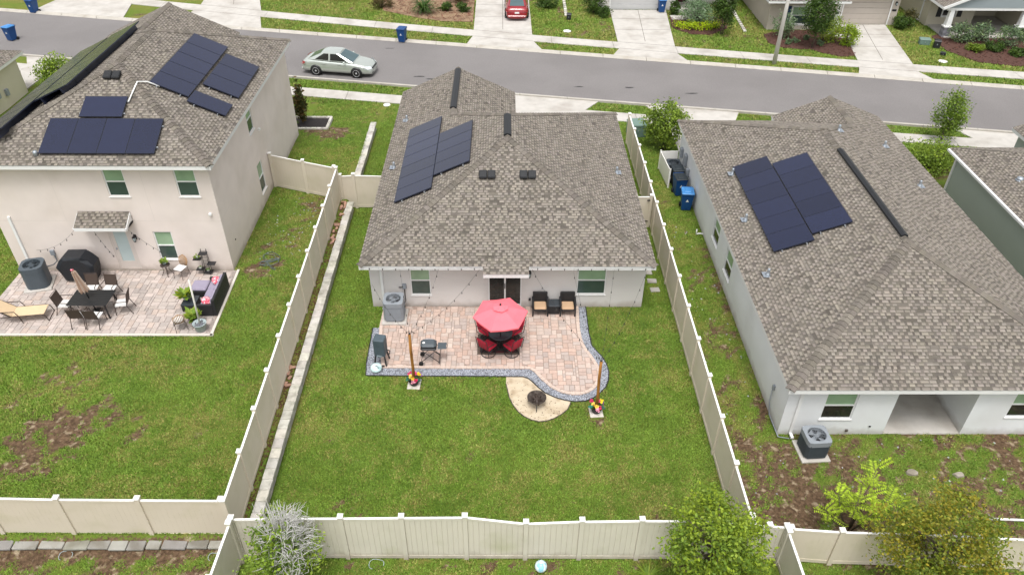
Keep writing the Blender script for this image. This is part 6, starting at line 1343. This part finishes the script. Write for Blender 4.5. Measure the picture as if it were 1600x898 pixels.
def ubox(label, loc, w, d, h, mt, rz=0, nm='utility_box', cat='utility box'):
    t = thing(nm, label, cat, loc, rz); MB().cbox(-w/2, w/2, -d/2, d/2, 0, h*.85, .03).build('cabinet', M[mt], t); mb = MB(); mb.add([(-w/2-.02, -d/2-.02, h*.85), (w/2+.02, -d/2-.02, h*.85), (w/2+.02, d/2+.02, h*.9), (-w/2-.02, d/2+.02, h*.9), (-w/2+.02, -d/2+.02, h*.93), (w/2-.02, -d/2+.02, h*.93), (w/2-.02, d/2, h), (-w/2+.02, d/2, h)], [(4, 5, 6, 7), (0, 1, 5, 4), (1, 2, 6, 5), (2, 3, 7, 6), (3, 0, 4, 7), (3, 2, 1, 0)]); mb.build('lid', M[mt], t); MB().box(-.03, .03, -d/2-.025, -d/2, h*.4, h*.55).build('latch', M['galv'], t); return t
ubox('green transformer cabinet at the front end of the right fence', (7.65, 40.7, 0), .95, .8, .85, 'transformer', .15, 'transformer', 'transformer')
ubox('dark green utility box with pale top in the top right garden', (31.15, 55.8, 0), .75, .45, .45, 'transformer', -.2); ubox('black utility box leaning beside the green one at top right', (31.75, 55.1, 0), .45, .35, .6, 'metal_dark', -.35); ubox('small black meter box near the far sidewalk at top right', (31.55, 53.6, 0), .35, .25, .22, 'metal_dark', -.3)
ubox('black mailbox-sized utility box on the lawn right of the red car', (5.1, 60.9, 0), .35, .3, .5, 'metal_dark', -.15)
for (x, y, r, lab) in ((31.0, 52.35, .3, 'round white access cover on the grass at top right'), (4.8, 58.2, .3, 'round white access cover on the lawn right of the red car'), (-7.3, 44.65, .22, 'pale square access cover beside the near sidewalk')):
    c = MB(); c.lathe([(r, 0), (r, .04), (r*.9, .05), (r*.3, .055), (.01, .055)], 18); tag(c.build('access_cover', M['white_plastic'], None, (x, y, 0)), lab, 'cover', 'ground access covers')
bl = thing('ball', 'pale blue and white play ball on the grass below the long fence', 'ball', (1.08, 12.62, .18)); MB().ell((0, 0, 0), .18, .18, .18, 18, 12).build('shell', M['ball_blue'], bl)
for (x, y, r, lab) in ((-12.7, 12.95, .2, 'white pipe loop on the soil at the far bottom left'), (-8.4, 12.9, .17, 'white pipe loop on the soil beside the corner post'), (-3.7, 12.78, .22, 'pale hose loop under the long bottom fence')):
    mb = MB(); z_ = G0(x, y)+.02; mb.tube([(r*math.cos(q*.35-.3), r*.8*math.sin(q*.35-.3), .03+.03*math.sin(q)) for q in range(14)], .009, 6); tag(mb.build('hose_loop', M['pot_grey'], None, (x, y, z_)), lab, 'hose')
mb = MB(); mb.tube([(15.0, 14.3, .05), (16.2, 14.24, .05)], .04, 8); tag(mb.build('drain_pipe', M['white_plastic']), 'white plastic pipe lying on the soil of the right yard', 'pipe')
mb = MB(); mb.tube([(0, 0, .04), (.2, .03, .05), (.45, -.05, .04)], .035, 6); mb.tube([(.0, 0, .0), (0, 0, .3)], .03, 6); tag(mb.build('drain_pipe', M['white_plastic'], None, (9.1, 30.2, 0)), 'short white pipe stub at the foot of the right house side wall', 'pipe')
for (x, y, lab) in ((13.4, 16.1, 'broken flat stone piece on the soil right of the sapling'), (14.9, 16.0, 'pale flat rock in the right yard below the porch'), (17.2, 15.2, 'broken slab lying on the right edge of the right yard')):
    mb = MB(); n = 9; r = random.uniform(.1, .18); v = [(r*random.uniform(.7, 1.2)*math.cos(2*math.pi*k/n)*1.6, r*random.uniform(.7, 1.2)*math.sin(2*math.pi*k/n), 0) for k in range(n)]; mb.add(v+[(a*.9, b*.9, random.uniform(.05, .09)) for a, b, c in v], [tuple(range(n, 2*n))]+[(k, (k+1) % n, n+(k+1) % n, n+k) for k in range(n)]); o = mb.build('rock', M['slab'], None, (x, y, 0)); o.color = (1.1, 1.02, .92, 1); tag(o, lab, 'rock', 'stones on the right yard')

mb = MB()
for i in range(200):
    k = random.random()
    x, y = (random.gauss(-9.7, .8), random.gauss(29.8, 1.5)) if k < .5 else (random.uniform(7.3, 9.2), random.uniform(18, 31)) if k < .75 else (random.uniform(8, 17), random.uniform(13.2, 17.6))
    if x < -11.4 or (x > -8.2 and x < 7.2): continue
    s = random.uniform(.015, .05); z = G0(x, y); g = random.uniform(.7, 1.3); a = random.uniform(0, 6)
    mb.add([(x+s*math.cos(a+t)*random.uniform(.7, 1.2), y+s*math.sin(a+t)*random.uniform(.7, 1.2), z) for t in (0, 1.25, 2.5, 3.75, 5)]+[(x, y, z+.02+s*.5)], [(j, (j+1) % 5, 5) for j in range(5)], (g*1.02, g, g*.93))
o = mb.build('stones', M['gravel'], kind='stuff'); o['label'] = 'small pale stones scattered over the thin side lawns'; o['category'] = 'stones'

# ------------------------------------------------------------------ trees and shrubs
def leaves(mb, centres, per, sig, size, tones, rs, flat=.5):
    n = len(centres)*per; C_ = np.repeat(np.array(centres), per, 0)+rs.normal(0, 1, (n, 3))*np.array(sig)
    e = rs.normal(0, 1, (n, 3)); e[:, 2] *= flat; e /= np.linalg.norm(e, axis=1)[:, None]; s = size*rs.uniform(.6, 1.25, n)[:, None]
    u = rs.normal(0, 1, (n, 3)); f = np.cross(e, u); f /= np.linalg.norm(f, axis=1)[:, None]+1e-6
    a, b, c, d = C_-e*s*.5, C_+f*s*.27, C_+e*s*.5, C_-f*s*.27
    V = np.stack([a, b, c, d], 1).reshape(-1, 3).tolist(); o = len(mb.v); mb.v += [tuple(p) for p in V]
    ci = np.repeat(rs.randint(0, len(tones), len(centres)), per); k = rs.uniform(.7, 1.25, n)
    for i in range(n):
        mb.f.append((o+4*i, o+4*i+1, o+4*i+2, o+4*i+3)); t = tones[ci[i]] if rs.rand() < .7 else tones[rs.randint(len(tones))]; mb.t.append((t[0]*k[i], t[1]*k[i], t[2]*k[i])); mb.sm.append(False)
def tree(label, loc, h, cz, rx, rz_, tr, mt, ncl, per, size, tones, seed, name='tree', cat='tree', sig=.2, bark='bark', cone=0.0, stems=1, shell=.45):
    rs = np.random.RandomState(seed); t = thing(name, label, cat, loc); cen = []
    while len(cen) < ncl:
        p = rs.normal(0, 1, 3); p /= np.linalg.norm(p); r = rs.uniform(shell, 1)**.6; q = p*r; tz = q[2]; k = 1-cone*max(0, (tz+1)/2)
        w = (1+.2*math.sin(3*math.atan2(p[1], p[0])+seed)+.14*math.sin(5*p[2]*2+seed))*rs.uniform(.82, 1.18); cen.append((q[0]*rx*k*w, q[1]*rx*k*w, cz+q[2]*rz_))
    mb = MB()
    for s_ in range(stems):
        off = (rs.uniform(-.12, .12), rs.uniform(-.12, .12)) if stems > 1 else (0, 0); zz = [0, h*.25, h*.5, cz+rz_*.5]; pts = [(off[0]*(1+2*k/3)+rs.normal(0, .03)*(k > 0), off[1]*(1+2*k/3)+rs.normal(0, .03)*(k > 0), z) for k, z in enumerate(zz)]; mb.tube(pts, [tr, tr*.8, tr*.6, tr*.2], 8)
    for i in rs.permutation(len(cen))[:min(26, ncl)]:
        c = Vector(cen[i]); z0 = max(h*.15, min(c.z-.2*rz_, cz+rz_*.2)); a = Vector((rs.normal(0, .03), rs.normal(0, .03), z0*.8)); m_ = (a+c)/2+Vector((0, 0, .08*rx)); mb.tube([a, m_, c], [tr*.4, tr*.25, tr*.08], 5)
    mb.build('trunk', M[bark], t); lf = MB(); leaves(lf, cen, per, (sig*rx, sig*rx, sig*rz_), size, tones, rs); lf.build('crown', M[mt], t, kind='stuff'); return t
GT = [(1, 1, 1), (.75, .8, .7), (1.25, 1.2, .9), (.6, .65, .6)]
tree('leafy green tree at the bottom centre right in front of the long fence', (5.72, 12.05, 0), 3.4, 2.2, 1.3, 1.28, .09, 'leaf', 125, 78, .115, [(1, 1, .95), (1.3, 1.2, .8), (.8, .86, .75), (.6, .68, .6), (1.15, 1.08, .65)], 3, sig=.12)
tree('round olive and yellow leaved tree at the bottom right', (11.85, 12.0, 0), 3.5, 2.15, 1.5, 1.32, .1, 'leaf_yellow', 150, 82, .10, [(1, 1, .9), (1.2, 1.02, .6), (.6, .82, .6), (.5, .72, .58), (.75, .95, .65), (1.0, .95, .65)], 5, sig=.11)
# moss-hung tree
ms = tree('small tree hung with grey moss and bare twigs at the bottom left', (-5.95, 12.1, 0), 3.2, 1.75, .8, 1.15, .07, 'leaf', 70, 50, .11, [(1, 1.05, 1), (.75, .85, .8), (1.25, 1.2, .9), (.5, .6, .5)], 8, sig=.17, bark='twig_grey')
mb = MB(); rs = np.random.RandomState(4)
for i in range(680):
    z = rs.uniform(1.2, 3.1); r = (.85*(1-((z-1.6)/2.0)**2*.8) if z > 1.6 else .8)*rs.uniform(.3, 1); a = rs.uniform(-1.4, 2.4) if rs.rand() < .6 else rs.uniform(0, 6.28); p = Vector((.12+r*math.cos(a), r*math.sin(a), z)); d = Vector((math.cos(a)*.5+rs.normal(0, .5), math.sin(a)*.5+rs.normal(0, .5), rs.uniform(-.3, 1))).normalized(); l = rs.uniform(.12, .4); q = p+d*l*.5+Vector(rs.normal(0, .03, 3)); mb.tube([p, q, p+d*l+Vector((0, 0, -.04))], [.011, .008, .004], 4, caps=False)
for i in range(26):
    a = rs.uniform(0, 6.28); r = rs.uniform(0, .35); mb.tube([(r*math.cos(a)*.4, r*math.sin(a)*.4, 2.2), (r*math.cos(a), r*math.sin(a), 2.8), (r*math.cos(a)*1.5, r*math.sin(a)*1.5, rs.uniform(3.2, 4.05))], [.016, .01, .004], 4)
mb.build('twigs', M['twig_grey'], ms, kind='stuff')
# moss tufts in the green tree
# sapling with feathery leaves
sp2 = thing('sapling', 'lime green sapling with feathery leaves behind the bottom right fence', 'sapling', (10.55, 13.95, 0)); tk, lf = MB(), MB(); rs = np.random.RandomState(9)
for (dx, dy, hh) in ((0, 0, 2.9), (-.75, .1, 1.7), (.7, -.1, 1.5), (-.35, -.3, 1.9), (.35, .25, 2.0), (-1.05, -.1, 1.1), (1.1, .1, 1.25), (-.6, .5, 1.2), (.2, -.4, 1.4)):
    b0, b1 = Vector((dx*.15, dy*.15, .05)), Vector((dx, dy, hh)); tk.tube([b0, (b0+b1)/2+Vector((0, 0, -.1)), b1], [.022, .014, .006], 5)
    nf = 12 if hh > 2.5 else 8
    for k in range(nf):
        s = 1-k/nf*.55; o = b0+(b1-b0)*s; a = rs.uniform(0, 6.28); L_ = rs.uniform(.35, .6); d = Vector((math.cos(a), math.sin(a), .5 if k else 1.2)).normalized(); sd2 = d.cross(Vector((0, 0, 1))).normalized(); tk.tube([o, o+d*L_*.6, o+d*L_+Vector((0, 0, -.08))], .004, 3, caps=False)
        for j in range(8):
            q = o+d*L_*(j+1)/8+Vector((0, 0, -.08*(j/8)**2))
            for sg in (-1, 1): e = (sd2*sg+d*.45).normalized()*rs.uniform(.10, .15); f_ = d*.028; g = rs.choice([1, 1.15, .8, .65])*rs.uniform(.85, 1.15); lf.add([q, q+e*.5+f_, q+e+Vector((0, 0, -.02)), q+e*.5-f_], [(0, 1, 2, 3)], (g, g, g*.9))
tk.build('trunk', M['bark'], sp2); lf.build('crown', M['leaf_lime'], sp2, kind='stuff')
def fountain(label, loc, n, L_, wd, mt, tones, up=.8, name='grass_plant', cat='plant', seg=4):
    t = thing(name, label, cat, loc); mb = MB()
    for i in range(n):
        a = random.uniform(0, 6.28); l = L_*random.uniform(.6, 1.1); u = up*random.uniform(.4, 1.3); d = Vector((math.cos(a), math.sin(a), 0)); s = Vector((-d.y, d.x, 0))*wd; g = random.choice(tones); k = random.uniform(.8, 1.2); g = tuple(x*k for x in g); v = []
        for j in range(seg+1): q = j/seg; p = d*(l*q)+Vector((0, 0, l*(u*q-.85*u*q*q*1.0))); w = (1-q*.9); v += [p+s*w, p-s*w]
        mb.add(v, [(2*j, 2*j+1, 2*j+3, 2*j+2) for j in range(seg)], g)
    mb.build('leaf_blades', M[mt], t, kind='stuff'); return t
fountain('spiky grass-like plant left of the green tree below the fence', (4.15, 12.35, 0), 130, .62, .014, 'leaf', [(1, 1, 1), (1.2, 1.1, .8), (.75, .85, .7)], 1.1)
tree('bright green bushy tree at the front of the right house side yard', (9.0, 38.9, 0), 2.6, 1.55, 1.0, 1.15, .06, 'leaf', 110, 45, .15, GT, 12, sig=.17, stems=3); tree('feathery young street tree in front of the right house', (25.2, 39.9, 0), 2.9, 1.75, .85, 1.3, .05, 'leaf', 90, 45, .13, [(.8, .85, .8), (1, 1, .9), (.6, .7, .65)], 13, sig=.2, cone=.35)
SHR = lambda lab, x, y, r, h, mt, seed, tones=GT, n=60, per=36, size=.13, cat='shrub', nm='shrub': tree(lab, (x, y, G0(x, y)), h, h*.5, r, h*.5, .03, mt, n, per, size, tones, seed, nm, cat, .17, stems=3, shell=.3)
SHR('round green shrub between the right house and the sage green house', 23.3, 37.0, 1.35, 1.35, 'leaf', 14, n=110, size=.14); SHR('round green shrub by the far left driveway', -28.9, 48.1, 1.25, 1.7, 'leaf', 15, n=110, size=.15)
mg = tree('slim bronze green magnolia growing in the white block planter', (-11.75, 41.35, G0(-11.75, 41.3)+.1), 2.2, 1.25, .42, 1.0, .035, 'leaf_bronze', 44, 24, .2, [(1, 1, 1), (1.2, .8, .6), (.6, .8, .6)], 16, sig=.2, cone=.4)
fountain('small pale spiky plant at the left of the white block planter', (-12.25, 41.35, G0(-12, 41.3)+.1), 40, .35, .02, 'leaf', [(1.3, 1.3, 1), (.8, .9, .8)])
# across the street
tree('slender leafy tree in the mulch bed of the blue shuttered house', (22.5, 54.9, 0), 4.0, 2.5, .92, 1.35, .06, 'leaf_dark', 120, 42, .16, GT, 20, sig=.2); SHR('yellow green shrub right of the slender tree across the street', 24.2, 56.2, .75, 1.9, 'leaf', 21, [(1.3, 1.2, .7), (1, 1, .8)]); SHR('lime yellow shrub beside the tan garage drive', 25.2, 55.4, .65, 1.6, 'leaf_lime', 22, [(.8, .8, .6), (.6, .65, .5)]); SHR('pale loose shrub at the left of the blue shutters', 20.9, 57.0, .75, 2.0, 'leaf_grey', 23, [(1.2, 1.2, 1.2), (.9, .9, .8)], 40)
for i, (x, y) in enumerate(((21.6, 56.0), (22.6, 56.6), (23.3, 55.4), (21.0, 55.7))): SHR(('tiny grey shrub left of the slender tree trunk', 'tiny grey shrub behind the slender tree trunk', 'tiny grey shrub right of the slender tree trunk', 'tiny grey shrub at the left end of the mulch bed')[i], x, y, .3, .4, 'leaf_grey', 30+i, n=14, per=24)
SHR('grey green sage mound behind the yellow flowers across the street', 15.1, 60.4, 1.35, 1.7, 'leaf_grey', 40, [(1, 1, 1), (.8, .9, .8), (1.15, 1.2, 1.1)], 120); yf_ = thing('flower_bed', 'band of bright yellow foliage in front of the sage mound across the street', 'flowers', (15.0, 58.9, 0)); mb = MB(); rs = np.random.RandomState(41)
leaves(mb, [(x+rs.normal(0, .1), -.35*math.cos(x*1.1)+.1+rs.normal(0, .15), rs.uniform(.15, .5)) for x in np.linspace(-1.7, 1.7, 46)], 34, (.14, .14, .12), .13, [(1, .95, .3), (1.2, 1.1, .3), (.7, .8, .3)], rs); mb.build('foliage', M['leaf_lime'], yf_, kind='stuff')
tree('dark upright tree right of the yellow bed across the street', (16.5, 57.6, 0), 3.6, 2.15, .8, 1.35, .05, 'leaf_dark', 100, 42, .15, GT, 42, sig=.2, stems=2); SHR('small dark conical shrub beside the porch step across the street', 13.7, 62.2, .4, 1.1, 'leaf_dark', 43, n=40); SHR('dark evergreen shrub left of the white garage door', 7.3, 62.6, .8, 1.7, 'leaf_dark', 44, n=70); SHR('low dark shrub at the corner of the white garage drive', 8.0, 61.7, .6, .7, 'leaf_dark', 45, n=40)
fountain('dark green sago palm in the dry bed across the street', (-6.5, 62.3, .05), 150, 1.35, .05, 'leaf_dark', [(.8, .9, .8), (.6, .7, .6), (1, 1, .9)], 2.2, 'sago_palm', 'palm'); SHR('reddish brown shrub left of the sago palm', -10.0, 63.6, .9, 1.1, 'leaf_bronze', 46, [(1.1, .9, .9), (.9, .75, .75)], 40); SHR('green shrub left of the red car drive', -3.4, 62.7, .5, .7, 'leaf_dark', 47, n=36); SHR('green shrub right of the sago palm', -4.7, 62.9, .5, .7, 'leaf_dark', 48, n=36); SHR('pinkish shrub at the top edge behind the sago palm', -3.8, 65.2, .9, 1.1, 'leaf_bronze', 49, [(1.3, .9, 1.0), (1, .8, .9)], 40); SHR('pale green shrub at the top edge above the dry lawn', -13.6, 66.2, 1.3, .9, 'leaf_grey', 50, n=60); SHR('low green hedge right of the red car', 3.5, 64.0, .9, .9, 'leaf_dark', 51, n=60)
SHR('dark green shrub at the corner of the tan garage drive', 30.9, 59.3, .7, .9, 'leaf_dark', 52, n=60); SHR('reddish dark shrub near the tan garage drive at the right', 31.6, 59.9, .5, 1.3, 'leaf_bronze', 53, n=40)
for i, (x, y, r, h, m_) in enumerate(((34.0, 56.3, .8, 1.5, 'leaf_grey'), (35.6, 56.4, .9, 1.4, 'leaf_grey'), (37.2, 55.4, .9, 1.5, 'leaf_grey'), (34.3, 54.4, .55, .5, 'leaf'), (35.8, 54.7, .7, .55, 'leaf_dark'), (37.0, 53.6, .6, .5, 'leaf_dark'), (39.2, 56.5, .6, 1.0, 'leaf_dark'))):
    SHR(('tall pale shrub before the left stone pillar at top right', 'tall pale shrub in the middle of the top right bed', 'pale shrub at the right of the top right bed', 'low bright green shrub at the left of the top right bed', 'low dark shrub in the middle of the top right bed', 'low dark shrub at the front of the top right bed', 'spiky dark shrub beside the right stone pillar')[i], x, y, r, h, m_, 60+i, n=44, per=30, size=.15)
